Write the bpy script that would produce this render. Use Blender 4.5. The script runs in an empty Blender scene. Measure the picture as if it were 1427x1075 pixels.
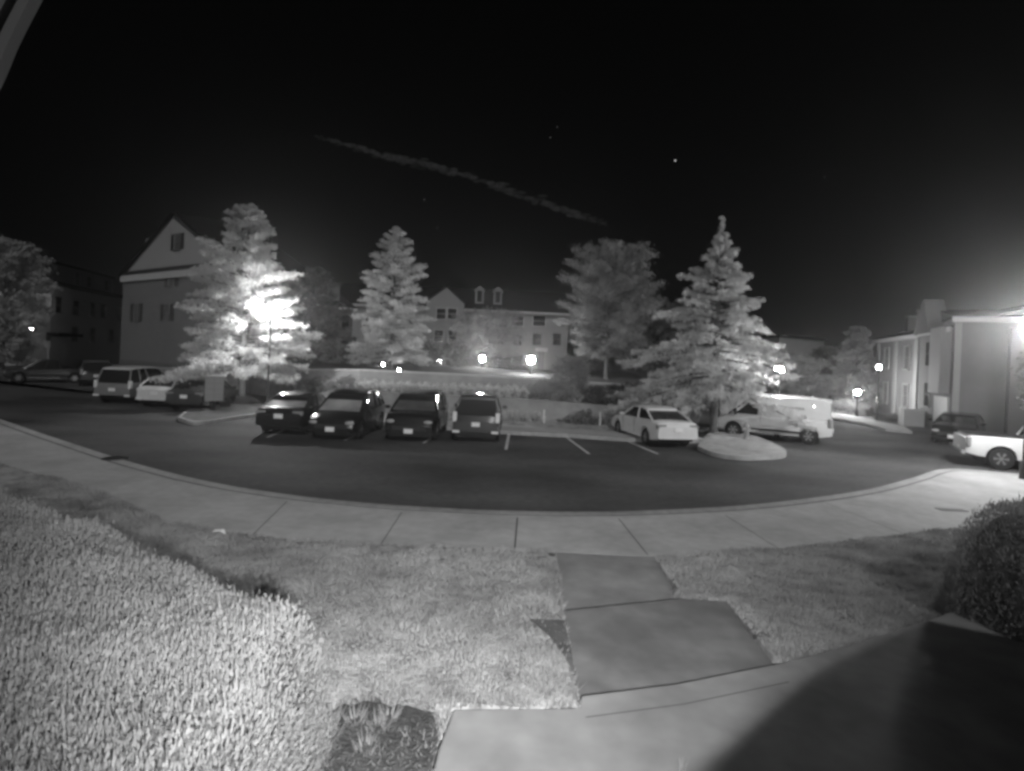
import bpy, bmesh, math, random
import numpy as np
from mathutils import Vector, Matrix
SC = bpy.context.scene
C = SC.collection
# ------------------------------------------------------------------ camera
FPX, W0, H0, V0, CAMZ = 800.0, 1427.0, 1075.0, 497.0, 3.2
ROLL = math.radians(2.5)
cr, sr = math.cos(ROLL), math.sin(ROLL)
cd = bpy.data.cameras.new('camera'); cam = bpy.data.objects.new('camera', cd); C.objects.link(cam)
cd.sensor_width = 36; cd.sensor_fit = 'HORIZONTAL'; cd.lens = 36 * FPX / W0
cd.shift_y = -(H0 / 2 - V0) / W0
cd.clip_start = 0.05; cd.clip_end = 6000
cam.matrix_world = Matrix(((cr, -sr, 0, 0), (0, 0, -1, 0), (sr, cr, 0, CAMZ), (0, 0, 0, 1)))
SC.camera = cam
# ------------------------------------------------------------------ render / view
SC.render.engine = 'CYCLES'
SC.view_settings.view_transform = 'Standard'; SC.view_settings.look = 'None'
SC.view_settings.exposure = 1.45; SC.view_settings.gamma = 1.0
SC.cycles.use_denoising = True
SC.cycles.sample_clamp_indirect = 3.0
SC.cycles.max_bounces = 5; SC.cycles.diffuse_bounces = 2; SC.cycles.glossy_bounces = 3
SC.cycles.transmission_bounces = 3; SC.cycles.volume_bounces = 0; SC.cycles.transparent_max_bounces = 6
SC.cycles.pixel_filter_type = 'BLACKMAN_HARRIS'; SC.cycles.filter_width = 3.2
# ------------------------------------------------------------------ world (night sky)
MOON_FILL_E, MOON_FILL_R = math.radians(38), math.radians(167)
wd = bpy.data.worlds.new('World'); SC.world = wd; wd.use_nodes = True
nt = wd.node_tree; nt.nodes.clear()
sky = nt.nodes.new('ShaderNodeTexSky'); sky.sky_type = 'NISHITA'; sky.sun_disc = False
sky.sun_elevation = MOON_FILL_E; sky.sun_rotation = MOON_FILL_R; sky.dust_density = 2.0
bw = nt.nodes.new('ShaderNodeRGBToBW'); bg = nt.nodes.new('ShaderNodeBackground'); wo = nt.nodes.new('ShaderNodeOutputWorld')
nt.links.new(sky.outputs[0], bw.inputs[0]); nt.links.new(bw.outputs[0], bg.inputs[0]); nt.links.new(bg.outputs[0], wo.inputs[0])
bg.inputs[1].default_value = 0.00006
# ------------------------------------------------------------------ moon
ml = bpy.data.lights.new('moon_fill', 'SUN'); ml.energy = 0.30; ml.angle = math.radians(0.6)  # no moon in view; added as front fill, also lights the trail
mo = bpy.data.objects.new('moon_fill', ml); C.objects.link(mo)
mo.rotation_euler = (math.radians(52), 0, math.radians(13))
# the doorbell's own infrared lamp, below the lens
il = bpy.data.lights.new('infrared_lamp', 'SPOT'); il.energy = 1050; il.shadow_soft_size = 0.03
il.spot_size = math.radians(92); il.spot_blend = 1.0
io = bpy.data.objects.new('infrared_lamp', il); C.objects.link(io); io.location = (0.2, 0.15, 2.8)
io.rotation_euler = Vector((-0.12, 1, -0.12)).to_track_quat('-Z', 'Y').to_euler()

# ------------------------------------------------------------------ helpers
def AB(u, v):
    du, dv = u - W0 / 2, v - V0
    return du * cr + dv * sr, du * sr - dv * cr
def G(u, v, z=0.0):
    a, b = AB(u, v); Y = FPX * (z - CAMZ) / b
    return Vector((a * Y / FPX, Y, z))
def P(u, v, Y):
    a, b = AB(u, v)
    return Vector((a * Y / FPX, Y, CAMZ + b * Y / FPX))
def X(u, Y, v=560):
    return AB(u, v)[0] * Y / FPX
def zat(u, v, Y): return P(u, v, Y).z
def tag(o, label=None, cat=None, group=None, kind=None):
    if label: o['label'] = label
    if cat: o['category'] = cat
    if group: o['group'] = group
    if kind: o['kind'] = kind
    return o
def thing(name, label, cat, loc=(0, 0, 0), rz=0, group=None):
    o = bpy.data.objects.new(name, None); C.objects.link(o); o.empty_display_size = .2
    o.location = loc; o.rotation_euler = (0, 0, rz)
    return tag(o, label, cat, group)
def link(name, me, m, parent=None):
    o = bpy.data.objects.new(name, me); C.objects.link(o)
    if m: me.materials.append(m)
    if parent: o.parent = parent
    return o
def smooth(me, ang=40):
    me.polygons.foreach_set('use_smooth', [True] * len(me.polygons))
    try: me.set_sharp_from_angle(angle=math.radians(ang))
    except Exception: pass
class MB:
    def __init__(s): s.v = []; s.f = []
    def add(s, vs, fs):
        n = len(s.v); s.v += [tuple(x) for x in vs]; s.f += [tuple(i + n for i in f) for f in fs]; return s
    def box(s, c, d, rz=0, bev=0):
        cx, cy, cz = c; a, b, h = d[0] / 2, d[1] / 2, d[2] / 2; co, si = math.cos(rz), math.sin(rz)
        vs = [(cx + x * co - y * si, cy + x * si + y * co, cz + z) for x, y, z in
              [(-a, -b, -h), (a, -b, -h), (a, b, -h), (-a, b, -h), (-a, -b, h), (a, -b, h), (a, b, h), (-a, b, h)]]
        return s.add(vs, [(0, 3, 2, 1), (4, 5, 6, 7), (0, 1, 5, 4), (1, 2, 6, 5), (2, 3, 7, 6), (3, 0, 4, 7)])
    def tube(s, pts, rs, n=8, cap=True):
        pts = [Vector(p) for p in pts]; rings = []
        for i, p in enumerate(pts):
            d = (pts[min(i + 1, len(pts) - 1)] - pts[max(i - 1, 0)]).normalized()
            up = Vector((0, 0, 1)) if abs(d.z) < .9 else Vector((1, 0, 0))
            a = d.cross(up).normalized(); b = d.cross(a)
            r = rs[i] if hasattr(rs, '__len__') else rs
            rings.append([p + (a * math.cos(t) + b * math.sin(t)) * r for t in [2 * math.pi * k / n for k in range(n)]])
        vs = [q for r in rings for q in r]; fs = []
        for i in range(len(pts) - 1):
            for k in range(n):
                fs.append((i * n + k, i * n + (k + 1) % n, (i + 1) * n + (k + 1) % n, (i + 1) * n + k))
        if cap: fs += [tuple(range(n))[::-1], tuple((len(pts) - 1) * n + k for k in range(n))]
        return s.add(vs, fs)
    def prism(s, poly, z0, z1):
        n = len(poly); vs = [(p[0], p[1], z0) for p in poly] + [(p[0], p[1], z1) for p in poly]
        fs = [tuple(range(n))[::-1], tuple(range(n, 2 * n))] + [(i, (i + 1) % n, n + (i + 1) % n, n + i) for i in range(n)]
        return s.add(vs, fs)
    def ball(s, c, r, n=12, m=8):
        r = r if hasattr(r, '__len__') else (r, r, r); vs = []; fs = []
        for i in range(m + 1):
            t = math.pi * i / m
            for k in range(n):
                p = 2 * math.pi * k / n
                vs.append((c[0] + r[0] * math.sin(t) * math.cos(p), c[1] + r[1] * math.sin(t) * math.sin(p), c[2] + r[2] * math.cos(t)))
        for i in range(m):
            for k in range(n): fs.append((i * n + k, (i + 1) * n + k, (i + 1) * n + (k + 1) % n, i * n + (k + 1) % n))
        return s.add(vs, fs)
    def loft(s, rings, close=False):
        n = len(rings[0]); vs = [p for r in rings for p in r]; fs = []
        for i in range(len(rings) - 1):
            for k in range(n if close else n - 1):
                fs.append((i * n + k, i * n + (k + 1) % n, (i + 1) * n + (k + 1) % n, (i + 1) * n + k))
        return s.add(vs, fs)
    def build(s, name, m, parent=None, sm=False, ang=40, bevel=0):
        me = bpy.data.meshes.new(name); me.from_pydata(s.v, [], s.f); me.validate()
        bm = bmesh.new(); bm.from_mesh(me); bmesh.ops.recalc_face_normals(bm, faces=bm.faces); bm.to_mesh(me); bm.free()
        if sm: smooth(me, ang)
        o = link(name, me, m, parent)
        if bevel:
            bv = o.modifiers.new('b', 'BEVEL'); bv.width = bevel; bv.segments = 2; bv.limit_method = 'ANGLE'
        return o
def struct(o): o['kind'] = 'structure'; return o

def quads(name, V, m, parent=None, n=4):
    """V: (N,4,3) array of separate quads"""
    N = len(V); me = bpy.data.meshes.new(name)
    me.vertices.add(N * n); me.vertices.foreach_set('co', V.reshape(-1).astype(np.float32))
    me.loops.add(N * n); me.loops.foreach_set('vertex_index', np.arange(N * n, dtype=np.int32))
    me.polygons.add(N); me.polygons.foreach_set('loop_start', np.arange(N, dtype=np.int32) * n)
    me.polygons.foreach_set('loop_total', np.full(N, n, dtype=np.int32))
    me.update(calc_edges=True)
    return link(name, me, m, parent)
def leafquads(c, l, w, rng, axis=None, spread=1.0):
    N = len(c)
    a = rng.normal(size=(N, 3)) * spread
    if axis is not None: a = a + axis
    a /= np.linalg.norm(a, axis=1, keepdims=True) + 1e-9
    b = np.cross(a, rng.normal(size=(N, 3))); b /= np.linalg.norm(b, axis=1, keepdims=True) + 1e-9
    L = (l * rng.uniform(.6, 1.3, N))[:, None]; Wd = (w * rng.uniform(.6, 1.3, N))[:, None]
    return np.stack([c - a * L * .5, c + b * Wd * .5 - a * L * .05, c + a * L * .5, c - b * Wd * .5 - a * L * .05], axis=1)

# ------------------------------------------------------------------ materials (all grey: an infrared picture)
def mat(name, v, rough=.8, var=0.0, scale=3.0, bump=0.0, bscale=40.0, metal=0.0, trans=0.0, coat=0.0, detail=6, stretch=None, spec=.5, var2=0.0, scale2=.4):
    m = bpy.data.materials.new(name); m.use_nodes = True; n = m.node_tree; b = n.nodes['Principled BSDF']
    b.inputs['Base Color'].default_value = (v, v, v, 1); b.inputs['Roughness'].default_value = rough
    b.inputs['Metallic'].default_value = metal; b.inputs['Coat Weight'].default_value = coat
    b.inputs['Specular IOR Level'].default_value = spec
    tc = n.nodes.new('ShaderNodeTexCoord'); src = tc.outputs['Object']
    if stretch:
        mp = n.nodes.new('ShaderNodeMapping'); mp.inputs['Scale'].default_value = stretch; n.links.new(src, mp.inputs[0]); src = mp.outputs[0]
    if var:
        no = n.nodes.new('ShaderNodeTexNoise'); no.inputs['Scale'].default_value = scale; no.inputs['Detail'].default_value = detail
        n.links.new(src, no.inputs['Vector'])
        mr = n.nodes.new('ShaderNodeMapRange'); mr.inputs['From Min'].default_value = .3; mr.inputs['From Max'].default_value = .7
        mr.inputs['To Min'].default_value = v * (1 - var); mr.inputs['To Max'].default_value = v * (1 + var)
        n.links.new(no.outputs['Fac'], mr.inputs['Value']); out = mr.outputs[0]
        if var2:
            n2 = n.nodes.new('ShaderNodeTexNoise'); n2.inputs['Scale'].default_value = scale2; n2.inputs['Detail'].default_value = 3
            n.links.new(src, n2.inputs['Vector'])
            r2 = n.nodes.new('ShaderNodeMapRange'); r2.inputs['From Min'].default_value = .35; r2.inputs['From Max'].default_value = .65
            r2.inputs['To Min'].default_value = 1 - var2; r2.inputs['To Max'].default_value = 1 + var2
            n.links.new(n2.outputs['Fac'], r2.inputs['Value'])
            mu = n.nodes.new('ShaderNodeMath'); mu.operation = 'MULTIPLY'; n.links.new(out, mu.inputs[0]); n.links.new(r2.outputs[0], mu.inputs[1]); out = mu.outputs[0]
        n.links.new(out, b.inputs['Base Color'])
    if bump:
        nb = n.nodes.new('ShaderNodeTexNoise'); nb.inputs['Scale'].default_value = bscale; nb.inputs['Detail'].default_value = 5
        n.links.new(src, nb.inputs['Vector'])
        bp = n.nodes.new('ShaderNodeBump'); bp.inputs['Strength'].default_value = bump; bp.inputs['Distance'].default_value = .03
        n.links.new(nb.outputs['Fac'], bp.inputs['Height']); n.links.new(bp.outputs[0], b.inputs['Normal'])
    if trans:
        tr = n.nodes.new('ShaderNodeBsdfTranslucent'); tr.inputs[0].default_value = (v, v, v, 1)
        if var: n.links.new(b.inputs['Base Color'].links[0].from_socket, tr.inputs[0])
        mx = n.nodes.new('ShaderNodeMixShader'); mx.inputs[0].default_value = trans
        n.links.new(b.outputs[0], mx.inputs[1]); n.links.new(tr.outputs[0], mx.inputs[2]); n.links.new(mx.outputs[0], n.nodes['Material Output'].inputs[0])
    return m
def emis(name, s):
    m = bpy.data.materials.new(name); m.use_nodes = True; n = m.node_tree; n.nodes.clear()
    e = n.nodes.new('ShaderNodeEmission'); e.inputs[0].default_value = (1, 1, 1, 1); e.inputs[1].default_value = s
    o = n.nodes.new('ShaderNodeOutputMaterial'); n.links.new(e.outputs[0], o.inputs[0]); return m
def brickmat(name, v, sc=4.0, mortar=.6):
    m = mat(name, v, .9); n = m.node_tree; b = n.nodes['Principled BSDF']
    tc = n.nodes['Texture Coordinate']; br = n.nodes.new('ShaderNodeTexBrick')
    br.inputs['Color1'].default_value = (v * .8,) * 3 + (1,); br.inputs['Color2'].default_value = (v * 1.15,) * 3 + (1,)
    br.inputs['Mortar'].default_value = (v * (1 + mortar),) * 3 + (1,); br.inputs['Scale'].default_value = sc
    br.inputs['Mortar Size'].default_value = .012
    mp = n.nodes.new('ShaderNodeMapping'); mp.inputs['Rotation'].default_value = (math.radians(90), 0, 0)
    n.links.new(tc.outputs['Object'], mp.inputs[0]); n.links.new(mp.outputs[0], br.inputs['Vector']); n.links.new(br.outputs[0], b.inputs['Base Color'])
    return m
def sidingmat(name, v):
    m = mat(name, v, .7); n = m.node_tree; b = n.nodes['Principled BSDF']; tc = n.nodes['Texture Coordinate']
    wv = n.nodes.new('ShaderNodeTexWave'); wv.bands_direction = 'Z'; wv.wave_profile = 'SAW'; wv.inputs['Scale'].default_value = 1.6
    n.links.new(tc.outputs['Object'], wv.inputs['Vector'])
    bp = n.nodes.new('ShaderNodeBump'); bp.inputs['Strength'].default_value = .5; bp.inputs['Distance'].default_value = .03
    n.links.new(wv.outputs['Fac'], bp.inputs['Height']); n.links.new(bp.outputs[0], b.inputs['Normal']); return m
M = dict(
    asphalt=mat('asphalt', .075, .8, .3, 7, .5, 110, var2=.45, scale2=.28, stretch=(.7, 1.3, 1)),
    concrete=mat('concrete', .45, .85, .10, 5, .15, 90, var2=.12, scale2=.8),
    kerb=mat('kerb_concrete', .42, .85, .18, 6, .3, 60, var2=.12, scale2=.7),
    walk=mat('walk_concrete', .26, .85, .12, 4, .15, 80, var2=.2, scale2=1.1),
    landing=mat('landing_concrete', .19, .85, .14, 4, .15, 80, var2=.2, scale2=1.3),
    joint=mat('joint', .10, .9), paint=mat('line_paint', .65, .7, .25, 8),
    soil=mat('soil', .12, .95, .35, 3, .8, 30), grass=mat('grass_blades', .38, .6, .35, 1.2, trans=.3),
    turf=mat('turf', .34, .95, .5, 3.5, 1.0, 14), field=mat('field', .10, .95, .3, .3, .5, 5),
    mulch=mat('mulch', .07, .95, .5, 14, 1, 40),
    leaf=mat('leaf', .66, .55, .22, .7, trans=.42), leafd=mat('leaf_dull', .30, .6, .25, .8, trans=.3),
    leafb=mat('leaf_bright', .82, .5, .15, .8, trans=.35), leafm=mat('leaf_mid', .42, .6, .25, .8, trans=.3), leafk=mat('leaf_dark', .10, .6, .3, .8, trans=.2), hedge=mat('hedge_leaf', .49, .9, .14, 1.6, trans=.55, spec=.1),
    core=mat('hedge_core', .16, .9, .3, 6, .6, 20),
    bark=mat('bark', .13, .95, .3, 6, .7, 20), wall=mat('wall_block', .30, .9, .12, 3, .4, 12, var2=.15),
    wallcap=mat('wall_cap', .5, .8, .1, 4), brick=brickmat('brick', .17, 3.5), siding=sidingmat('siding', .33),
    siding2=sidingmat('siding_dim', .17), white=mat('white_trim', .62, .6, .06, 3), roof=mat('roof_shingle', .005, 1, .3, 6, .5, 20, spec=.0),
    glassd=mat('window_glass', .015, .08, spec=.8), shutter=mat('shutter', .03, .6), door=mat('door_paint', .12, .5),
    metald=mat('dark_metal', .05, .4, .2, 4, metal=.3), metal=mat('grey_metal', .35, .45, .1, 3, metal=.3),
    rubber=mat('rubber', .02, .8), rim=mat('rim', .45, .3, metal=.8), chrome=mat('chrome', .7, .15, metal=1),
    glass=mat('car_glass', .02, .04, spec=1.0), lamp_off=mat('headlamp', .5, .12, spec=1, coat=1), tail=mat('tail_lamp', .28, .2, coat=1),
    reflector_glint=mat('reflector_glint', .85, .3, coat=1), plate=mat('plate', .85, .5), blackp=mat('black_plastic', .02, .6),
    stone=mat('stone', .6, .7, .2, 8), paper=mat('paper', .9, .6), ink=mat('ink', .25, .6),
)
def paint(name, v, r=.25): return mat(name, v, r, .05, 2, coat=.6)
PB = paint('black_paint', .015); PD = paint('dark_paint', .045); PW = paint('white_paint', .72, .35); PG = paint('grey_paint', .22); PS = paint('silver_paint', .4, .3)

# ------------------------------------------------------------------ ground, road, pavement
def pip(x, y, poly):
    c = np.zeros(np.shape(x), bool); n = len(poly)
    for i in range(n):
        x1, y1 = poly[i][0], poly[i][1]; x2, y2 = poly[(i + 1) % n][0], poly[(i + 1) % n][1]
        t = ((y1 > y) != (y2 > y)) & (x < (x2 - x1) * (y - y1) / ((y2 - y1) + 1e-12) + x1)
        c ^= t
    return c
def densify(px, n=8):
    """catmull-rom through pixel polyline"""
    out = []
    for i in range(len(px) - 1):
        p0, p1, p2, p3 = px[max(i - 1, 0)], px[i], px[i + 1], px[min(i + 2, len(px) - 1)]
        for k in range(n):
            t = k / n
            out.append(tuple(.5 * ((2 * p1[j]) + (-p0[j] + p2[j]) * t + (2 * p0[j] - 5 * p1[j] + 4 * p2[j] - p3[j]) * t * t + (-p0[j] + 3 * p1[j] - 3 * p2[j] + p3[j]) * t ** 3) for j in range(2)))
    out.append(px[-1]); return out
g = MB(); g.add([(-900, -60, -.03), (900, -60, -.03), (900, 1500, -.03), (-900, 1500, -.03)], [(0, 1, 2, 3)])
struct(g.build('ground', M['field']))
KERB = [(-260, 497), (-120, 538), (0, 583), (100, 617), (200, 648), (300, 672), (400, 688), (500, 699), (600, 706), (713, 711), (850, 712), (1000, 706), (1100, 697), (1200, 683), (1265, 667), (1320, 653), (1427, 661), (1560, 672)]
kp = densify(KERB, 6)
kA = [G(u, v, .15) for u, v in kp]
kB = []
for i, p in enumerate(kA):
    d = (kA[min(i + 1, len(kA) - 1)] - kA[max(i - 1, 0)]).normalized(); nrm = Vector((d.y, -d.x, 0)); kB.append((p + nrm * .36, p + nrm * .385))
rd = MB(); far = [(-95, 60), (-60, 95), (40, 95), (60, 40)]
rp = [(p.x, p.y - .0) for p in kA]
rd.add([(p[0], p[1], 0) for p in rp] + [(75, rp[-1][1], 0), (75, 33, 0), (40, 36, 0), (24, 44, 0), (32, 75, 0), (25, 75, 0), (14.5, 44, 0), (11, 27.6, 0), (-11, 27.2, 0), (-13, 33, 0), (-22, 40, 0), (-40, 47, 0), (-90, 62, 0), (-90, 30, 0)],
       [tuple(range(len(rp) + 14))])
struct(rd.build('road', M['asphalt']))
kb = MB()
kb.loft([[(p.x, p.y, -.02), (p.x, p.y, .12), (p.x + (q[0].x - p.x) * .12, p.y + (q[0].y - p.y) * .12, .15), (q[0].x, q[0].y, .152), (q[0].x, q[0].y, .0)] for p, q in zip(kA, kB)])
struct(kb.build('kerb', M['kerb'], sm=True))
INNER = [(-260, 545), (-120, 590), (0, 645), (100, 672), (170, 696), (240, 727), (320, 742), (400, 752), (500, 759), (600, 764), (770, 769), (915, 775), (1060, 766), (1200, 752), (1300, 740), (1427, 722), (1560, 708)]
ip = [G(u, v, .15) for u, v in densify(INNER, 6)]
sw = [(q[1].x, q[1].y) for q in kB]
swp = sw + [(p.x, p.y) for p in ip[::-1]]
s = MB(); s.prism(swp, .0, .15)
struct(s.build('sidewalk', M['concrete']))
jt = MB()
def strip(a, b, w, z=.1535, mb=None):
    d = (b - a).normalized(); n_ = Vector((-d.y, d.x, 0)) * w / 2
    (mb or jt).add([(p.x, p.y, z) for p in (a - n_, b - n_, b + n_, a + n_)], [(0, 1, 2, 3)])
for a, b in [((721, 722), (717, 768)), ((862, 723), (903, 774)), ((1010, 718), (1085, 765)), ((560, 714), (530, 760)), ((400, 699), (352, 746)), ((1150, 701), (1262, 745))]:
    strip(G(*a, .15), G(*b, .15), .028 if a[0] in (721,) else .018)
# front walk, landing, upper slab
PATH = [G(u, v, .15) for u, v in [(773, 769), (790, 885), (972, 880), (912, 775)]]
LAND = [G(u, v, .29) for u, v in [(786, 851), (808, 1010), (1110, 966), (1012, 838), (950, 834)]]
UP = [G(u, v, .4) for u, v in [(632, 988), (806, 986), (810, 969), (945, 952), (1085, 924), (1180, 900), (1310, 858), (1440, 806), (1560, 756)]] + [Vector((9.5, 2.5, .4)), Vector((9.5, 1.0, .4)), Vector((-.45, 1.0, .4)), G(600, 1085, .4), G(612, 1040, .4)]
m_ = MB(); m_.prism(PATH, 0, .146); struct(m_.build('front_path', M['walk']))
m_ = MB(); m_.prism(LAND, 0, .29); struct(m_.build('front_path_landing', M['landing'], bevel=.015))
m_ = MB(); m_.prism(UP, 0, .4); struct(m_.build('front_walk', M['walk'], bevel=.02))
e_ = MB()
for a, b in [((812, 979), (945, 962)), ((945, 962), (1085, 934))]:
    strip(G(*a, .4) - Vector((0, .2, 0)), G(*b, .4) - Vector((0, .2, 0)), .012, .4035, e_)
kj = MB()
for a, b in zip(kB, kB[1:]): strip(a[0], b[0], .045, .1545, kj)
struct(kj.build('kerb_joint', M['joint']))
jo = jt.build('sidewalk_joints', M['joint']); struct(jo); struct(e_.build('walk_groove', M['joint']))
# near yard height field
slabs = [PATH, LAND, UP, swp]
xs = np.arange(-24, 24, .14); ys = np.arange(-1.0, 20.0, .14)
XX, YY = np.meshgrid(xs, ys)
def zl(x, y):
    t = np.clip((9.8 - y) / 5.6, 0, 1)
    return .165 + .24 * t * t * (3 - 2 * t) + .018 * np.sin(x * 2.1 + y * .7) * np.cos(y * 1.7 - x) + .008 * np.sin(x * 7) * np.cos(y * 6.1)
ZZ = zl(XX, YY)
inslab = np.zeros(XX.shape, bool)
for pl in slabs: inslab |= pip(XX, YY, pl)
# only keep house side of the sidewalk
house = [(p.x, p.y) for p in ip] + [(24, ip[-1].y), (24, -1), (-24, -1), (-24, ip[0].y)]
keep = pip(XX, YY, [(p.x, p.y + .25) for p in ip] + [(30, ip[-1].y), (30, -2), (-30, -2), (-30, ip[0].y)])
ins2 = inslab.copy()
for dx in (-.1, .1):
    for dy in (-.1, .1):
        for pl in slabs: ins2 &= pip(XX + dx, YY + dy, pl) | ~pip(XX, YY, pl) | True
ZZ = np.where(inslab, np.minimum(ZZ - .25, .1), ZZ)
idx = np.arange(XX.size).reshape(XX.shape)
vs = np.stack([XX, YY, ZZ], -1).reshape(-1, 3)
fs = []
kk = keep[:-1, :-1] & keep[1:, :-1] & keep[:-1, 1:] & keep[1:, 1:]
ii, jj = np.nonzero(kk)
fs = np.stack([idx[ii, jj], idx[ii, jj + 1], idx[ii + 1, jj + 1], idx[ii + 1, jj]], 1).tolist()
me = bpy.data.meshes.new('lawn'); me.from_pydata(vs.tolist(), [], fs); smooth(me, 60)
bm = bmesh.new(); bm.from_mesh(me); bmesh.ops.delete(bm, geom=[v for v in bm.verts if not v.link_faces], context='VERTS'); bm.to_mesh(me); bm.free()
struct(link('lawn', me, M['turf']))

# mulch bed by the front walk
MUL = [G(u, v, .40) for u, v in [(360, 1100), (385, 1050), (430, 1000), (500, 982), (560, 985), (604, 1000), (612, 1040), (598, 1090)]]
_r = random.Random(2); _m = []
for i in range(len(MUL)):
    a, b = MUL[i], MUL[(i + 1) % len(MUL)]
    for k in range(6):
        q = a.lerp(b, k / 6); j = 0 if i >= 5 else .035; _m.append(Vector((q.x + _r.uniform(-j, j), q.y + _r.uniform(-j, j), 0)))
MUL = _m
m_ = MB(); top = [(p.x, p.y, float(zl(p.x, p.y)) + .02) for p in MUL]; cx = sum(p[0] for p in top) / len(top); cy = sum(p[1] for p in top) / len(top)
m_.add(top + [(cx, cy, float(zl(cx, cy)) + .07)], [(i, (i + 1) % len(top), len(top)) for i in range(len(top))])
tag(m_.build('mulch', M['mulch'], sm=True), kind='structure')
DIRT = [G(u, v, .3) for u, v in [(737, 872), (786, 871), (796, 925), (800, 955), (782, 925), (765, 900)]]
m_ = MB(); m_.add([(p.x, p.y, float(zl(p.x, p.y)) + .02) for p in DIRT], [tuple(range(len(DIRT)))])
m_.build('dirt', M['soil'])['kind'] = 'structure'

# grass blades
rng = np.random.default_rng(4)
def blades(n, x0, x1, y0, y1, h, excl, w=.007):
    x = rng.uniform(x0, x1, n); y = y0 + (y1 - y0) * rng.uniform(0, 1, n) ** 1.3
    ok = pip(x, y, house) & (np.abs(x) < y * 1.0 + .8)
    for pl in excl: ok &= ~pip(x, y, pl) | ((rng.uniform(size=n) < .22) & (pl is MUL or pl is DIRT))
    # clumpy
    cl = .5 + .5 * np.sin(x * 5.3 + np.sin(y * 4.1) * 2) * np.cos(y * 6.7 + np.sin(x * 3.3) * 2)
    x, y, cl = x[ok], y[ok], cl[ok]; n = len(x)
    z = zl(x, y); hh = h * rng.uniform(.35, 1.2, n) * (.4 + 1.15 * cl ** 1.5)
    a = rng.uniform(0, 2 * np.pi, n); ln = rng.normal(0, .55, (n, 2)) * hh[:, None]
    wx, wy = np.cos(a) * w, np.sin(a) * w
    p = np.zeros((n, 3, 3))
    p[:, 0] = np.stack([x - wx, y - wy, z - .01], 1); p[:, 1] = np.stack([x + wx, y + wy, z - .01], 1)
    p[:, 2] = np.stack([x + ln[:, 0], y + ln[:, 1], z + hh], 1)
    return p
p = blades(520000, -10, 9, 3.0, 14, .058, slabs + [MUL, DIRT])
o = quads('grass', p, M['grass'], n=3); tag(o, 'short pale lawn grass on both sides of the front path', 'grass', kind='stuff')

# markings in the car park
mk = [((710, 601), (705, 627)), ((783, 605), (821, 633)), ((857, 608), (917, 633)), ((611, 604), (590, 618)), ((515, 600), (480, 614)), ((405, 596), (372, 610))]
for a, b in mk:
    q = MB(); strip(G(*a), G(*b), .11, .004, q); struct(q.build('parking_line', M['paint']))
q = MB(); strip(G(790, 603.5), G(872, 607), .10, .004, q); struct(q.build('parking_line', M['paint']))
# far kerb + pavement
FK = [G(u, v, .15) for u, v in [(455, 583), (560, 590), (713, 601), (790, 605), (880, 611), (985, 613)]]
fa = [(p.x, p.y) for p in FK]; fb = [(p.x, p.y + 2.0) for p in FK]
fa2 = [(p.x, p.y + .14) for p in FK]
m_ = MB(); m_.prism(fa + fa2[::-1], -.02, .15); struct(m_.build('kerb', M['kerb']))
m_ = MB(); m_.prism([(x, y + .01) for x, y in fa2] + fb[::-1], -.02, .146); struct(m_.build('sidewalk', M['concrete']))
def island(pts, name, m, h=.15):
    pl = [G(u, v, .15) for u, v in densify(pts + [pts[0]], 6)][:-1]
    c = sum(pl, Vector()) / len(pl); inn = [c + (p - c) * .94 for p in pl]
    m_ = MB(); n = len(pl)
    m_.add([(p.x, p.y, -.02) for p in pl] + [(p.x, p.y, h) for p in pl] + [(p.x, p.y, h + .004) for p in inn],
           [(i, (i + 1) % n, n + (i + 1) % n, n + i) for i in range(n)] + [(n + i, n + (i + 1) % n, 2 * n + (i + 1) % n, 2 * n + i) for i in range(n)])
    struct(m_.build('kerb', M['kerb'])); m2 = MB(); m2.add([(p.x, p.y, h + .002) for p in inn], [tuple(range(n))]); struct(m2.build(name, m))
island([(972, 622), (985, 606), (1005, 600), (1040, 602), (1065, 612), (1094, 626), (1088, 634), (1040, 636), (1000, 632)], 'island_turf', mat('island_turf', .45, .9, .25, 3, .5, 20))
island([(248, 582), (262, 572), (300, 566), (345, 562), (372, 566), (368, 574), (320, 582), (275, 588)], 'island_turf', M['soil'])

# ------------------------------------------------------------------ retaining walls and terrace
def wallrun(name, label, pts, thick, m, capm, z0=-.05, cap=.09, posts=0, group=None):
    t = thing(name, label, 'wall', (pts[0][0], pts[0][1], 0), 0, group); ox, oy = pts[0][0], pts[0][1]
    A = MB(); B = MB()
    rA, rB = [], []
    for i, (x, y, z) in enumerate(pts):
        a = Vector(pts[max(i - 1, 0)][:2]); b = Vector(pts[min(i + 1, len(pts) - 1)][:2]); d = (b - a).normalized(); nx, ny = -d.y * thick, d.x * thick
        x -= ox; y -= oy
        rA.append([(x, y, z0), (x, y, z), (x + nx, y + ny, z), (x + nx, y + ny, z0)])
        c = .04; rB.append([(x + d.y * c, y - d.x * c, z), (x + d.y * c, y - d.x * c, z + cap), (x + nx - d.y * c, y + ny + d.x * c, z + cap), (x + nx - d.y * c, y + ny + d.x * c, z)])
    A.loft(rA, True); A.build('wall_body', m, t); B.loft(rB, True); B.build('coping', capm, t)
    return t
W2 = [(X(200, 47), 47, .95), (X(232, 45), 45, 1.05), (X(395, 36), 36, 1.72), (X(500, 31.5), 31.5, 2.05), (X(640, 31.2), 31.2, 2.05), (X(760, 31), 31, 1.98), (X(900, 31), 31, 1.85), (X(975, 31.5), 31.5, 1.7)]
wallrun('upper_retaining_wall', 'long pale retaining wall with a light coping running below the townhouses', W2, .3, M['wall'], M['wallcap'])
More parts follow.
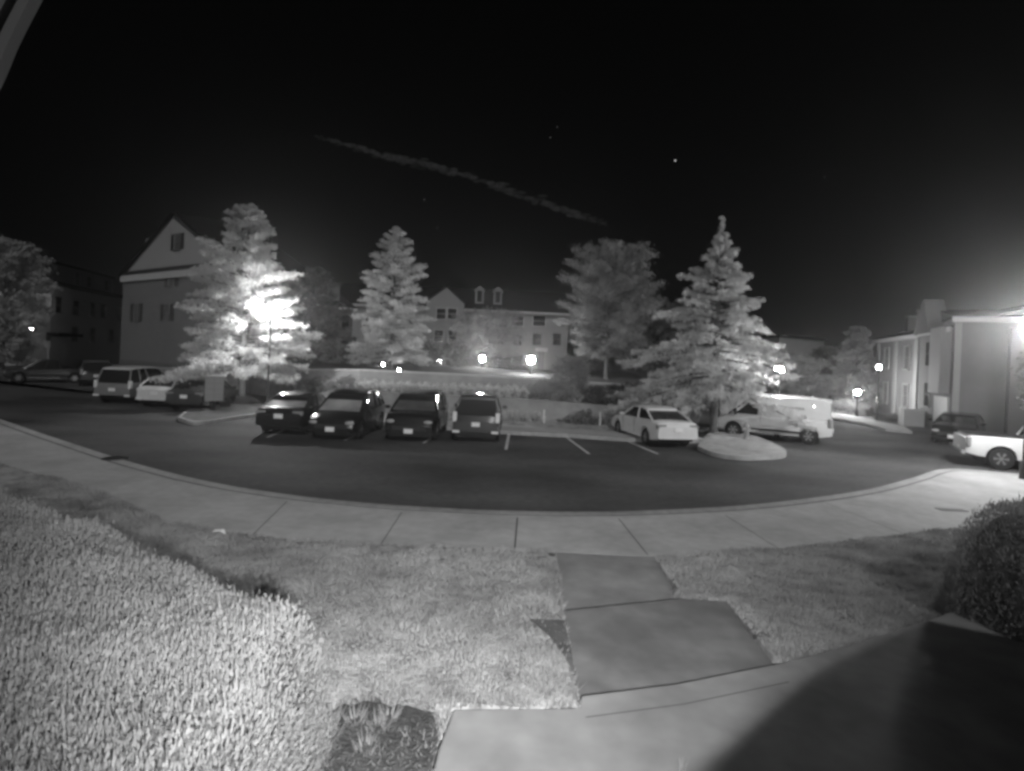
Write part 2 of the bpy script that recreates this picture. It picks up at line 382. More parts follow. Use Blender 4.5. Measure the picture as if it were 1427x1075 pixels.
W1 = [(X(440, 29.5), 29.5, .75), (X(470, 27.9), 27.9, 1.12), (X(560, 27.5), 27.5, 1.15), (X(735, 27.3), 27.3, 1.12), (X(900, 27.3), 27.3, .9)]
wallrun('lower_retaining_wall', 'low grey block retaining wall behind the parked cars under a row of pale shrubs', W1, .3, M['wall'], M['wall'])
tm = MB(); fr = [(x, y + .28, z - .03) for x, y, z in W2]; n = len(fr)
mid = [(x, y + 12, z + .15) for x, y, z in W2]; bk = [(x * 2.4, 120, 1.0) for x, y, z in W2]
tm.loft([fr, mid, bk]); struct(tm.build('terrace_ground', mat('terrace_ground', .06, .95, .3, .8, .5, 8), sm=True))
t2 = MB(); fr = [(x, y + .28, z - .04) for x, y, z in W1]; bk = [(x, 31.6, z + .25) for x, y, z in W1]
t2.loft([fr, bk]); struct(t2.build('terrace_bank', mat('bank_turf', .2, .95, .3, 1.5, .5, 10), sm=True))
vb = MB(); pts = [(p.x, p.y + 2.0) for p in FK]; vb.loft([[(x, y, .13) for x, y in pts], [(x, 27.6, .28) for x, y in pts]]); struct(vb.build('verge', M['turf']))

# ------------------------------------------------------------------ foliage builders
def blob_leaves(c, r, n, l, w, rg, shell=.55):
    d = rg.normal(size=(n, 3)); d /= np.linalg.norm(d, axis=1, keepdims=True)
    rad = rg.uniform(shell, 1.0, n) ** .6
    lump = 1 + .16 * np.sin(d[:, 0] * 5 + c[0]) + .14 * np.sin(d[:, 1] * 6 + c[1] * 2) + .12 * np.sin(d[:, 2] * 7)
    p = np.array(c) + d * np.array(r) * (rad * lump)[:, None]
    return leafquads(p, l, w, rg, axis=d * .6)
def shrub(name, label, loc, r, n, m, leaf=.09, seed=0, group=None, cat='shrub'):
    rg = np.random.default_rng(seed); t = thing(name, label, cat, loc, 0, group)
    V = blob_leaves((0, 0, r[2] * .95), r, n, leaf, leaf * .6, rg); V[:, :, 2] = np.maximum(V[:, :, 2], .01)
    quads('foliage', V, m, t)
    b = MB()
    for k in range(6):
        a = k * 1.05 + seed; b.tube([(0, 0, 0), (math.cos(a) * r[0] * .3, math.sin(a) * r[1] * .3, r[2] * .8), (math.cos(a) * r[0] * .6, math.sin(a) * r[1] * .6, r[2] * 1.4)], [.03, .02, .008], 5)
    b.build('stem', M['bark'], t); return t
def tree(name, label, loc, H, R, cb, m, n=20000, leaf=.2, seed=0, shape='cone', group=None, droop=0.0, spiky=.5, trunk_r=None, nb=95, lean=0, cat='tree', lw=.45):
    rg = np.random.default_rng(seed); rd_ = random.Random(seed)
    t = thing(name, label, cat, loc, rd_.uniform(0, 6), group)
    tr = trunk_r or H * .016
    b = MB(); b.tube([(0, 0, -.15), (0, 0, .15), (.02, .01, H * .3), (-.03, .03, H * .65), (0, 0, H * .97)], [tr * 1.7, tr * 1.1, tr * .9, tr * .5, .015], 10)
    cen, ax = [], []
    per = n // nb
    for i in range(nb):
        q = (i + .5) / nb; q = q ** (1.15)
        z = H * (cb + (1 - cb) * q * (.91 if shape == 'spire' else 1))
        if shape == 'cone': rad = R * ((1 - q) ** .95 * .96 + .04)
        elif shape == 'ragged': rad = R * (max(0, 1 - q) ** .62) * (.86 + .14 * min(q * 4, 1)) * (1 + .13 * math.sin(q * 23 + i * 2.4))
        elif shape == 'spire': rad = R * ((1 - q) ** 1.12 * .96 + .02) * (1 + .12 * math.sin(q * 31))
        elif shape == 'oval': rad = R * (math.sin(math.pi * min(.97, .12 + q * .86)) ** .55)
        else: rad = R * (max(0, 1 - q) ** .55) * (.75 + .5 * min(q * 3, 1) * .5)
        a = i * 2.39996 + rd_.uniform(-.4, .4); L = rad * rd_.choice([.72, .85, .95, 1.0, 1.08, 1.2] if shape != 'spire' else [.6, .8, .95, 1.05, 1.15, 1.3])
        if L < .15: L = .15
        up = (.05 + .75 * q) * L * (.8 if shape != 'oval' else .9) - droop * (1 - q) * L * .55
        dx, dy = math.cos(a), math.sin(a)
        s = np.linspace(0, 1, 6)
        zz = z + up * s - (droop * .35 * (1 - q) + .05) * L * s * s
        pts = np.stack([dx * L * s, dy * L * s, zz], 1)
        b.tube([tuple(x) for x in pts], [max(.008, tr * .35 * (1 - .85 * k) * (1 - q * .6)) for k in s], 4, cap=False)
        # twigs along the limb
        nt_ = max(5, int(7 + 7 * L / R))
        wsum = np.array([.35 + k / nt_ for k in range(nt_)]); kk_ = (wsum / wsum.sum() * per * (.12 + 1.3 * L / R) * 1.25).astype(int)
        for k in range(nt_):
            sk = .18 + .82 * (k + rd_.random() * .8) / nt_; sk = min(sk, 1.0)
            base = np.array([np.interp(sk, s, pts[:, j]) for j in range(3)])
            side = rd_.choice([-1, 1]) * rd_.uniform(.5, 1.2)
            ta = a + side * (1 - sk * .4); tl = (.16 + .30 * (1 - sk)) * L * rd_.uniform(.6, 1.2) + .12
            tz = rd_.uniform(-.15, .35) - droop * .6
            dirv = np.array([math.cos(ta), math.sin(ta), tz]); dirv /= np.linalg.norm(dirv)
            m_n = kk_[k]
            if m_n < 1: continue
            ss = rg.uniform(0, 1, m_n)
            c = base + dirv * (ss * tl)[:, None] + rg.normal(size=(m_n, 3)) * (np.array([1, 1, .6]) * (.045 + .17 * (1 - spiky)) * (1 + L * .22) * (1.15 - ss[:, None] * .6))
            c[:, 2] -= droop * .25 * np.abs(rg.normal(size=m_n)) * .6
            cen.append(c); ax.append(np.tile(dirv + np.array([0, 0, -droop * .7]), (m_n, 1)))
    if shape in ('spire', 'cone', 'ragged'):
        k = 420; zz = rg.uniform(.88, 1.0, k) * H; cen.append(np.stack([rg.normal(0, .05, k), rg.normal(0, .05, k), zz], 1) * 1.0); ax.append(np.tile((0, 0, 1.5), (k, 1)))
    c = np.concatenate(cen); A = np.concatenate(ax)
    V = leafquads(c, leaf, leaf * lw, rg, axis=A * (1.2 * spiky), spread=.8)
    b.build('trunk', M['bark'], t, sm=True); quads('crown', V, m, t)
    return t

# ------------------------------------------------------------------ near hedges
def hedge(name, label, poly, z0, z1, m, n, leaf, lw, seed, axis=(0, 0, 1), rnd=.3):
    """poly: list of xy; leaves on the rounded surface of the extruded footprint"""
    rg = np.random.default_rng(seed); cx = sum(p[0] for p in poly) / len(poly); cy = sum(p[1] for p in poly) / len(poly)
    t = thing(name, label, 'hedge', (cx, cy, z0))
    Pq = [Vector((p[0] - cx, p[1] - cy)) for p in poly]; h = z1 - z0
    prof = [(0, 1.0), (h * .25, 1.0), (h - rnd, 1.0), (h - rnd * .55, .965), (h - rnd * .2, .91), (h, .82)]
    core = MB(); rings = [[(p.x * k * .97, p.y * k * .97, z * .97) for p in Pq] for z, k in prof] + [[(0, 0, h * .975)] * len(Pq)]
    core.loft(rings, True); core.build('branches', M['core'], t, sm=True)
    # surface sampling
    faces = []
    R2 = [[np.array((p.x * k, p.y * k, z)) for p in Pq] for z, k in prof]
    nP = len(Pq)
    for i in range(len(R2) - 1):
        for k in range(nP):
            a, b_, c_, d_ = R2[i][k], R2[i][(k + 1) % nP], R2[i + 1][(k + 1) % nP], R2[i + 1][k]
            faces += [(a, b_, c_), (a, c_, d_)]
    ctr = np.array((0, 0, h))
    for k in range(nP): faces.append((R2[-1][k], R2[-1][(k + 1) % nP], ctr))
    ar = np.array([np.linalg.norm(np.cross(b - a, c - a)) for a, b, c in faces]); 
    F = np.array(faces); pick = rg.choice(len(faces), n, p=ar / ar.sum())
    r1 = np.sqrt(rg.uniform(size=n)); r2 = rg.uniform(size=n)
    T = F[pick]; pos = T[:, 0] * (1 - r1)[:, None] + T[:, 1] * (r1 * (1 - r2))[:, None] + T[:, 2] * (r1 * r2)[:, None]
    nm = np.cross(T[:, 1] - T[:, 0], T[:, 2] - T[:, 0]); nm /= np.linalg.norm(nm, axis=1, keepdims=True) + 1e-9
    out = np.sign((nm * (pos - np.array((0, 0, h * .4)))).sum(1))[:, None]; nm *= out
    lump = .05 * np.sin(pos[:, 0] * 4.1 + pos[:, 2] * 3) + .04 * np.sin(pos[:, 1] * 5.3 + 1) + .03 * np.sin(pos[:, 0] * 9 + pos[:, 1] * 7)
    holes = (np.sin(pos[:, 0] * 3.7 + 1.3) * np.sin(pos[:, 1] * 3.1 + pos[:, 2] * 2.9) * np.sin(pos[:, 2] * 5 + pos[:, 0] * 1.7) > .8) & (pos[:, 2] < h * .7)
    pos = pos + nm * (lump + rg.normal(0, .025, n) - .06 * holes)[:, None]
    V = leafquads(pos, leaf, leaf * lw, rg, axis=nm * .55 + np.array(axis) * .95, spread=.42)
    keepm = ~(holes & (rg.uniform(size=n) < .55))
    quads('foliage', V[keepm], m, t); return t
def mound_hedge(name, label, poly, z0, h, m, n, leaf, lw, seed, rnd=.30, shoots=300):
    rg = np.random.default_rng(seed); pa = np.array(poly); c0 = pa.mean(0); x0, y0 = pa.min(0); x1, y1 = pa.max(0)
    t = thing(name, label, 'hedge', (c0[0], c0[1], z0))
    def height(x, y):
        d = np.full(np.shape(x), 9.0)
        for i in range(len(poly)):
            a = pa[i]; b = pa[(i + 1) % len(poly)]; ab = b - a; q = np.clip(((x - a[0]) * ab[0] + (y - a[1]) * ab[1]) / (ab @ ab), 0, 1)
            d = np.minimum(d, np.hypot(x - a[0] - q * ab[0], y - a[1] - q * ab[1]))
        ins = pip(x, y, poly); k = np.clip(d / rnd, 0, 1)
        return np.where(ins, h * np.sqrt(np.clip(1 - (1 - k) ** 2.6, 0, 1)) * (1 + .035 * np.sin(x * 3.1 + y * 1.3) + .03 * np.sin(y * 4.7 - x * 2.2)), -1)
    N = 64; gx = np.linspace(x0, x1, N * 2); gy = np.linspace(y0, y1, N * 2); A, B_ = np.meshgrid(gx, gy); Z = np.minimum.reduce([height(A + q_[0], B_ + q_[1]) for q_ in ((0, 0), (.13, 0), (-.13, 0), (0, .13), (0, -.13), (.1, .1), (-.1, .1))]) * .96
    vv = np.stack([A - c0[0], B_ - c0[1], Z - .03], -1).reshape(-1, 3); ix = np.arange(A.size).reshape(A.shape); ok = (Z[:-1, :-1] > -.5) | (Z[1:, 1:] > -.5) | (Z[1:, :-1] > -.5) | (Z[:-1, 1:] > -.5)
    a, b = np.nonzero(ok); b_ = MB(); vv[:, 2] = np.maximum(vv[:, 2], -.1); b_.add(vv.tolist(), np.stack([ix[a, b], ix[a, b + 1], ix[a + 1, b + 1], ix[a + 1, b]], 1).tolist()); b_.build('branches', M['core'], t, sm=True, ang=80)
    # leaves over the surface, weighted by slope
    x = rg.uniform(x0, x1, n * 6); y = rg.uniform(y0, y1, n * 6); z = height(x, y); ok = z > 0; x, y, z = x[ok], y[ok], z[ok]
    e = .01; gx_ = (height(x + e, y) - height(x - e, y)) / (2 * e); gy_ = (height(x, y + e) - height(x, y - e)) / (2 * e); gx_ = np.clip(gx_, -14, 14); gy_ = np.clip(gy_, -14, 14)
    w = np.sqrt(1 + gx_ ** 2 + gy_ ** 2); w *= np.where((y < 2.2) & (x > -2.5), .3, 1) * np.clip(9 / (x * x + y * y) * 2.2, .25, 1.3); pk = rg.choice(len(x), n, p=w / w.sum()); x, y, z, gx_, gy_, = x[pk], y[pk], z[pk], gx_[pk], gy_[pk]
    nm = np.stack([-gx_, -gy_, np.ones(n)], 1); nm /= np.linalg.norm(nm, axis=1, keepdims=True)
    steep = 1 - nm[:, 2]; z = z - rg.uniform(0, 1, n) * steep * z * .9
    pos = np.stack([x - c0[0], y - c0[1], z], 1); hole = (np.sin(pos[:, 0] * 5.1 + 2) * np.sin(pos[:, 1] * 4.3) * np.sin(pos[:, 2] * 6 + pos[:, 0] * 3) > .66) & (z < h * .85)
    pos += nm * (rg.normal(0, .030, n) - .09 * hole)[:, None]
    V = leafquads(pos, leaf, leaf * lw, rg, axis=nm * .45 + np.array([0, 0, 1.0]), spread=.38); V = V[~(hole & (rg.uniform(size=n) < .75))]
    V[:, 2] += (rg.uniform(size=len(V)) < .02)[:, None] * np.array([0, 0, .05])
    sh = rg.choice(len(pos), shoots); a_ = rg.normal(0, .25, (shoots, 3)) + nm[sh] * .5 + np.array([0, 0, 1.0]); a_ /= np.linalg.norm(a_, axis=1, keepdims=True); ll = rg.uniform(.05, .16, shoots)[:, None]
    sd = np.cross(a_, rg.normal(size=(shoots, 3))); sd /= np.linalg.norm(sd, axis=1, keepdims=True); p0 = pos[sh]
    S_ = np.stack([p0 - sd * .005, p0 + sd * .005, p0 + a_ * ll * .6 + sd * .003, p0 + a_ * ll], 1); V = np.concatenate([V, S_])
    quads('foliage', V, m, t); return t
hb = [(-1.16, 3.95), (-1.10, 3.3), (-1.05, 2.6), (-1.0, 1.3), (-3.0, .2), (-9.0, .2), (-11.0, 4.0), (-10.6, 9.75), (-6.7, 7.45), (-4.0, 5.75), (-1.8, 4.38), (-1.4, 4.15)]
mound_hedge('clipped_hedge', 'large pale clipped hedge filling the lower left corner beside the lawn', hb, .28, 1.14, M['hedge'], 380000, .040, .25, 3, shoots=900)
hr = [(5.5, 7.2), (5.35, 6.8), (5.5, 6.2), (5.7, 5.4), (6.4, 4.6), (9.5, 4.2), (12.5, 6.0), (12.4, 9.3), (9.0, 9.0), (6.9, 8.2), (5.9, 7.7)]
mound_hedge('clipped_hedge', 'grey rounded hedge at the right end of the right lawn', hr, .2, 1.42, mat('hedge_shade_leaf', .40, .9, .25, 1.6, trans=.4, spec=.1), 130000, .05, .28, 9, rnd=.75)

# bits in the foreground
lt = G(305, 743, .18); m_ = MB(); m_.add([(lt.x - .14, lt.y + .03, .175), (lt.x + .02, lt.y - .02, .21), (lt.x + .15, lt.y - .07, .18), (lt.x + .05, lt.y + .06, .23), (lt.x - .1, lt.y + .08, .21)], [(0, 1, 4), (1, 3, 4), (1, 2, 3)])
tag(m_.build('litter', M['paper']), 'small bright scrap of litter lying on the grass edge beyond the hedge', 'litter')
sp = G(391, 1054, .42); m_ = MB(); m_.ball((0, 0, 0), (.045, .04, .03), 10, 7); o = m_.build('stone', M['stone'], sm=True); o.location = (sp.x, sp.y, .43); tag(o, 'small pale stone in the mulch at the foot of the hedge', 'stone')
vc = G(771, 776, .17); m_ = MB(); m_.tube([(0, 0, 0), (0, 0, .05)], .055, 12); o = m_.build('sprinkler_head', M['blackp']); o.location = (vc.x - .02, vc.y, .15); tag(o, 'small dark sprinkler cap at the corner of lawn and front path', 'sprinkler')
uc = G(160, 639, .15); m_ = MB(); m_.tube([(0, 0, .0), (0, 0, .012)], .3, 24); o = m_.build('pavement_plate', M['metald']); o.location = (uc.x, uc.y, .148); tag(o, 'round dark utility cover in the pavement at the left', 'cover')
uc = G(1326, 711, .15); m_ = MB(); m_.box((0, 0, .006), (.62, .22, .012)); o = m_.build('pavement_plate', M['metald']); o.location = (uc.x, uc.y, .149); tag(o, 'dark flat rectangle in the pavement above the right hedge', 'cover')  # thin dark rectangle lying flush on the pavement
def tuft(u, v, z, label, n, h, seed, m=None):
    c = G(u, v, z); rg = np.random.default_rng(seed); a = rg.uniform(0, 6.28, n); r = rg.uniform(0, .03, n) * (1 + n / 60)
    V = np.zeros((n, 3, 3)); x, y = np.cos(a) * r, np.sin(a) * r
    V[:, 0] = np.stack([x - .004, y, x * 0], 1); V[:, 1] = np.stack([x + .004, y, x * 0], 1)
    hh = h * rg.uniform(.5, 1.1, n); V[:, 2] = np.stack([x + np.cos(a) * hh * .5, y + np.sin(a) * hh * .5, hh], 1)
    o = quads('grass_tuft', V, m or M['grass'], n=3); o.location = (c.x, c.y, z); tag(o, label, 'grass tuft')
tuft(950, 1074, .4, 'thin grass tuft growing from a crack in the front walk', 10, .09, 2)
rgm = random.Random(7)
for k in range(7):
    u, v = rgm.uniform(450, 590), rgm.uniform(1005, 1065)
    tuft(u, v, .40, ['sprawling dry grass clump in the mulch bed'][0], 46, .16, 30 + k)
for o in bpy.data.objects:
    if o.name.startswith('grass_tuft') and 'mulch' in o.get('label', ''): o['group'] = 'dry grass clumps in the mulch bed'
# dry clippings on the mulch
rg = np.random.default_rng(8); n = 900; x = rg.uniform(-1.7, -.4, n); y = rg.uniform(3.0, 4.6, n); ok = pip(x, y, MUL); x, y = x[ok], y[ok]
c = np.stack([x, y, zl(x, y) + .06 + rg.uniform(0, .03, len(x))], 1)
tag(quads('mulch_chips', leafquads(c, .05, .010, rg, axis=np.array([0, 0, 0.])), M['soil']), 'dry twigs and chips strewn over the mulch bed', 'mulch chips', kind='stuff')

# added panel below the view, cut to cast the lower right shadow, and porch fascia upper left
t = thing('shadow_panel', 'unseen panel added to cast the shadow at the lower right', 'blocker', (0, 0, 0))
m_ = MB(); prof = [(.40, .5), (.40, 2.16), (.45, 2.22), (.499, 2.265), (.58, 2.34), (.665, 2.40), (.75, 2.445), (.828, 2.477), (1.1, 2.52), (2.4, 2.55), (2.4, .5)]
n = len(prof); m_.add([(x, 0.97, z) for x, z in prof] + [(x, 1.03, z) for x, z in prof], [tuple(range(n)), tuple(range(n, 2 * n))[::-1]] + [(i, (i + 1) % n, n + (i + 1) % n, n + i) for i in range(n)])
m_.build('panel_cutout', M['siding2'], t)
t = thing('unseen_gable', 'unseen gable added to shade the ground, beyond the lower right corner', 'building', (2.6, -.3, 0))  # unseen gable added; its rake is cut to cast the shadow edge
pf = [(-.6, 0), (-.6, 3.50), (-.08, 3.81), (1.66, 4.84), (3.82, 5.82), (6.2, 4.7), (8.4, 3.5), (8.4, 0)]
m_ = MB(); n = len(pf); m_.add([(x, 0, z) for x, z in pf] + [(x, -3, z) for x, z in pf], [tuple(range(n)), tuple(range(n, 2 * n))[::-1]] + [(i, (i + 1) % n, n + (i + 1) % n, n + i) for i in range(n)]); m_.build('wall', M['siding'], t)
q_ = pf[1:-1]; m_ = MB(); m_.loft([[(x, .0, z + .01), (x, -3.1, z + .01), (x, -3.1, z + .08), (x, .0, z + .08)] for x, z in q_], True); m_.build('roof', M['roof'], t)
t = thing('porch_eave', 'pale curved porch trim board crossing the upper left corner', 'porch trim', (0, 0, 0))
def eave(off, w, dep, name, m, Y0=1.5):
    m_ = MB(); rings = []
    for (u, v) in densify([(-120, 330), (-60, 235), (0, 126), (28, 62), (62, -4), (95, -70), (150, -200)], 5):
        p = P(u, v, Y0); d = Vector((-.9, 0, .42)).normalized()
        a = p + d * off; b = p + d * (off + w)
        rings.append([(a.x, a.y, a.z), (b.x, b.y, b.z), (b.x, b.y - dep, b.z), (a.x, a.y - dep, a.z)])
    m_.loft(rings, True); return m_.build(name, m, t, sm=True, ang=30)
eave(0, .028, .03, 'trim_edge', M['siding2']); eave(.028, .010, .015, 'trim_groove', M['joint']); eave(.038, .04, .045, 'trim_board', M['siding2']); eave(.078, .5, .02, 'soffit', mat('soffit', .08, .8))

# ------------------------------------------------------------------ vehicles
def lerp(tab, x):
    return float(np.interp(x, [t[0] for t in tab], [t[1] for t in tab]))
KINDS = dict(
    sedan=dict(L=4.7, W=1.8, zb=.26, wr=.33, wx=(-1.35, 1.42), top=[(-2.35, .82), (-2.25, .98), (-1.5, 1.03), (.9, .95), (1.9, .84), (2.25, .72), (2.35, .55)],
               cab=(-1.85, 1.05), roof=(-.95, .35), zr=1.46),
    hatch=dict(L=4.5, W=1.78, zb=.26, wr=.33, wx=(-1.35, 1.35), top=[(-2.25, .85), (-2.15, 1.02), (-1.2, 1.04), (1.15, .99), (1.85, .86), (2.15, .74), (2.25, .5)],
               cab=(-2.12, 1.35), roof=(-1.5, .35), zr=1.55),
    suv=dict(L=4.7, W=1.88, zb=.32, wr=.37, wx=(-1.4, 1.4), top=[(-2.35, .8), (-2.3, 1.08), (-1.2, 1.1), (1.1, 1.06), (1.95, .98), (2.25, .84), (2.35, .6)],
             cab=(-2.28, 1.3), roof=(-2.0, .45), zr=1.78),
    pickup=dict(L=5.3, W=1.9, zb=.38, wr=.38, wx=(-1.65, 1.75), top=[(-2.65, 1.02), (-2.6, 1.12), (-.2, 1.12), (1.3, 1.1), (2.2, 1.03), (2.55, .9), (2.65, .6)],
                cab=(-.75, 1.45), roof=(-.55, .65), zr=1.75),
    van=dict(L=4.75, W=1.83, zb=.30, wr=.33, wx=(-1.5, 1.55), top=[(-2.37, 1.0), (-2.3, 1.05), (1.4, 1.05), (1.9, .98), (2.25, .82), (2.37, .5)],
             cab=(-2.34, 1.75), roof=(-2.25, .75), zr=1.98))
def vehicle(name, kind, label, cat, pos, head, pm, group=None, facing='rear', scale=1.0, plate=True, zr=None, roofm=None, rimm=None, reflect=False, front=None, back=None):
    K = dict(KINDS[kind]); L, Wd, zb, wr = K['L'], K['W'], K['zb'], K['wr']; zr = zr or K['zr']
    t = thing(name, label, cat, pos, math.atan2(head[1], head[0]), group); t.scale = (scale,) * 3
    hw = Wd / 2
    def w(x): return hw * (1 - .11 * abs(2 * x / L) ** 5)
    xs_ = sorted(set([round(v, 3) for v in list(np.linspace(-L / 2, L / 2, 36))] + [round(c + s * (wr + .055) * k, 3) for c in K['wx'] for s in (-1, 1) for k in (1, .96, .85, .6, .3)]))
    rings = []
    for x in xs_:
        zt = lerp(K['top'], x); bb = zb + .12 * (abs(2 * x / L) ** 8)
        for c in K['wx']:
            R_ = wr + .055
            if abs(x - c) < R_: bb = max(bb, wr + math.sqrt(R_ * R_ - (x - c) ** 2))
        bb = min(bb, zt - .12); ww = w(x); zm = max(bb + .02, .55 * zt + .45 * zb)
        half = [(ww * .80, bb), (ww * .97, bb + .01), (ww * 1.0, max(bb + .03, zm * .8)), (ww * .995, max(bb + .05, zm)), (ww * .965, zt - .06), (ww * .90, zt - .01), (ww * .5, zt + .02), (0, zt + .03)]
        rings.append([(x, y, z) for y, z in half] + [(x, -y, z) for y, z in half[-2::-1]])
    b = MB(); b.loft(rings); n = len(rings[0])
    b.add(rings[0], [tuple(range(n))]); b.add(rings[-1], [tuple(range(n))[::-1]])
    body = b.build('body', pm, t, sm=True, ang=35)
    ub = MB(); ub.box((0, 0, zb + .16), (L * .93, Wd * .76, .3)); 
    for c in K['wx']: ub.box((c, 0, wr + .05), (wr * 2.1, Wd * .80, wr * 1.5))
    ub.build('underbody', M['blackp'], t)
    # greenhouse
    x0, x1 = K['cab']; r0, r1 = K['roof']; zbelt0 = lerp(K['top'], x0) - .02; zbelt1 = lerp(K['top'], x1) - .02
    nS = 9; G1 = []
    for k in range(nS + 1):
        q = k / nS; xb = x0 + (x1 - x0) * q; xr = r0 + (r1 - r0) * q
        zb_ = lerp(K['top'], xb) - .03; rz_ = zr - .06 - .06 * abs(2 * q - 1) ** 3
        wb, wt = w(xb) * .91, hw * (.74 if kind != 'van' else .86) * (1 - .05 * abs(2 * q - 1) ** 4)
        G1.append([(xb, wb, zb_), ((xb * .45 + xr * .55), (wb * .42 + wt * .58) + .015, zb_ * .45 + rz_ * .55), (xr, wt, rz_)])
    gm = MB(); full = [r + [(p[0], -p[1], p[2]) for p in r[::-1]] for r in G1]
    gm.loft(full); gm.add(full[0], [tuple(range(6))]); gm.add(full[-1], [tuple(range(6))[::-1]])
    gl = gm.build('windows' if kind != 'van' else 'cargo_body', M['glass'] if kind != 'van' else pm, t, sm=True, ang=30)
    for mm_, q_, e_x in ((front, -1, .012), (back, 0, -.012)):  # optional pane overlays, pale colour standing for glare on the glass
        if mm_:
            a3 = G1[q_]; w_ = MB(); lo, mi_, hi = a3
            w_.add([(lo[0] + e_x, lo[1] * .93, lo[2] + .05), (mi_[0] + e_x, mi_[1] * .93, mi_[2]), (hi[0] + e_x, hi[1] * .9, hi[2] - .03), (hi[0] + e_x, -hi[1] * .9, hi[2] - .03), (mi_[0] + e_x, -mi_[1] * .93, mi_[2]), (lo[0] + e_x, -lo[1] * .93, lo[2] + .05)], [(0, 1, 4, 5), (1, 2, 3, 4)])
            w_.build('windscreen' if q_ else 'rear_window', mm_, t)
    rf = MB(); RR = []
    for k in range(9):
        q = k / 8; xr = (r0 - .05) + (r1 - r0 + .10) * q; e = abs(2 * q - 1); zt = zr - .07 * e ** 3; wt = hw * (.75 if kind != 'van' else .87) * (1 - .06 * e ** 4)
        RR.append([(xr, wt + .01, zt - .085), (xr, wt, zt - .05), (xr, wt * .9, zt - .012), (xr, wt * .5, zt), (xr, 0, zt + .005), (xr, -wt * .5, zt), (xr, -wt * .9, zt - .012), (xr, -wt, zt - .05), (xr, -wt - .01, zt - .085)])
    rf.loft(RR); rf.add(RR[0], [tuple(range(9))]); rf.add(RR[-1], [tuple(range(9))[::-1]]); rf.build('roof', roofm or pm, t, sm=True, ang=40)
    if kind != 'van':
        pil = [0, nS] + ([nS // 2] if kind != 'pickup' else [4]) + ([2] if kind in ('suv', 'hatch') else [])
        for q in pil:
            for sgn in (1, -1):
                p = MB(); r = G1[q]; p.tube([(a, sgn * (bb + .004), c) for a, bb, c in r], [.045, .04, .035], 6); p.build('pillar', pm, t, sm=True)
    else:
        # windscreen and cab door windows on the painted box
        for sgn in (1, -1):
            g_ = MB(); g_.add([(1.50, sgn * .80, 1.08), (.55, sgn * .84, 1.08), (.50, sgn * .815, 1.62), (.92, sgn * .80, 1.62)], [(0, 1, 2, 3)])
            o = g_.build('side_window', M['glass'], t); sd = o.modifiers.new('s', 'SOLIDIFY'); sd.thickness = .05; sd.offset = 0
        g_ = MB(); g_.add([(1.79, -.72, 1.03), (1.79, .72, 1.03), (.86, .66, 1.83), (.86, -.66, 1.83)], [(0, 1, 2, 3)]); o = g_.build('windscreen', M['glass'], t)
        sd = o.modifiers.new('s', 'SOLIDIFY'); sd.thickness = .05; sd.offset = 0
        s_ = MB(); [s_.box((-.05, sg * (hw + .003), .46), (2.3, .03, .09)) for sg in (1, -1)]; s_.build('side_moulding', M['blackp'], t)
        l_ = MB(); rr = random.Random(3)
        for k in range(9): l_.box((-1.25 + k * .125, hw * .925, 1.5 + rr.uniform(-.01, .01)), (.075, .02, .11 * rr.uniform(.7, 1)))
        l_.build('lettering', mat('worn_lettering', .38, .6), t)
        d_ = MB(); [d_.box((xx, sg * (hw * .975), .98), (.012, .03, 1.2)) for xx in (.42, -.75) for sg in (1, -1)]; d_.build('door_seam', M['shutter'], t)
    # wheels
    for wi, c in enumerate(K['wx']):
        for sgn in (1, -1):
            y = sgn * (hw - .12); m2 = MB()
            prof = [(wr * .62, -.10), (wr * .93, -.10), (wr, -.06), (wr, .06), (wr * .93, .10), (wr * .62, .10)]
            N = 22; m2.loft([[(c + math.cos(a) * r, y + yy, wr + math.sin(a) * r) for r, yy in prof] for a in [2 * math.pi * k / N for k in range(N + 1)]])
            wh = m2.build('wheel', M['rubber'], t, sm=True)
            m3 = MB(); yo = y + sgn * .07
            m3.tube([(c, yo - sgn * .05, wr), (c, yo, wr)], wr * .6, 18)
            rim = m3.build('rim', M['metald'], wh)
            m4 = MB()
            for k in range(6):
                a = k * math.pi / 3; m4.add([(c + math.cos(a + s_) * r, yo + sgn * .012, wr + math.sin(a + s_) * r) for s_, r in ((-.32, .10 * wr), (.32, .10 * wr), (.2, .58 * wr), (-.2, .58 * wr))], [(0, 1, 2, 3)])
            m4.tube([(c, yo, wr), (c, yo + sgn * .03, wr)], wr * .14, 10); m4.build('spokes', rimm or M['rim'], wh)
    # lights
    zl_ = lerp(K['top'], L / 2 - .15)
    xf = L / 2 - .13
    for sgn in (1, -1):
        m2 = MB(); m2.ball((xf - .06, sgn * hw * .70, zl_ - .13), (.2, .19, .085), 12, 8); m2.build('headlight', M['lamp_off'], t, sm=True)
        zt_ = lerp(K['top'], -L / 2 + .1)
        m2 = MB()
        if kind in ('suv', 'van'): m2.box((-L / 2 + .09, sgn * hw * .86, zt_ - .10), (.16, .16, .38))
        elif kind == 'pickup': m2.box((-L / 2 + .08, sgn * hw * .9, zt_ - .22), (.14, .14, .34))
        else: m2.box((-L / 2 + .10, sgn * hw * .72, zt_ - .15), (.18, .36, .16))
        m2.build('taillight', M['tail'] if not reflect else M['reflector_glint'], t, bevel=.03)  # bright version is near white, its returned infrared glint put into the colour
        if kind != 'van':
            m2 = MB(); m2.ball((x1 - .32, sgn * (hw + .10), zbelt1 + .10), (.07, .11, .07), 8, 6); m2.build('mirror', pm, t, sm=True)
        else:
            m2 = MB(); m2.ball((1.45, sgn * (hw + .08), 1.15), (.07, .12, .14), 8, 6); m2.build('mirror', M['blackp'], t, sm=True)
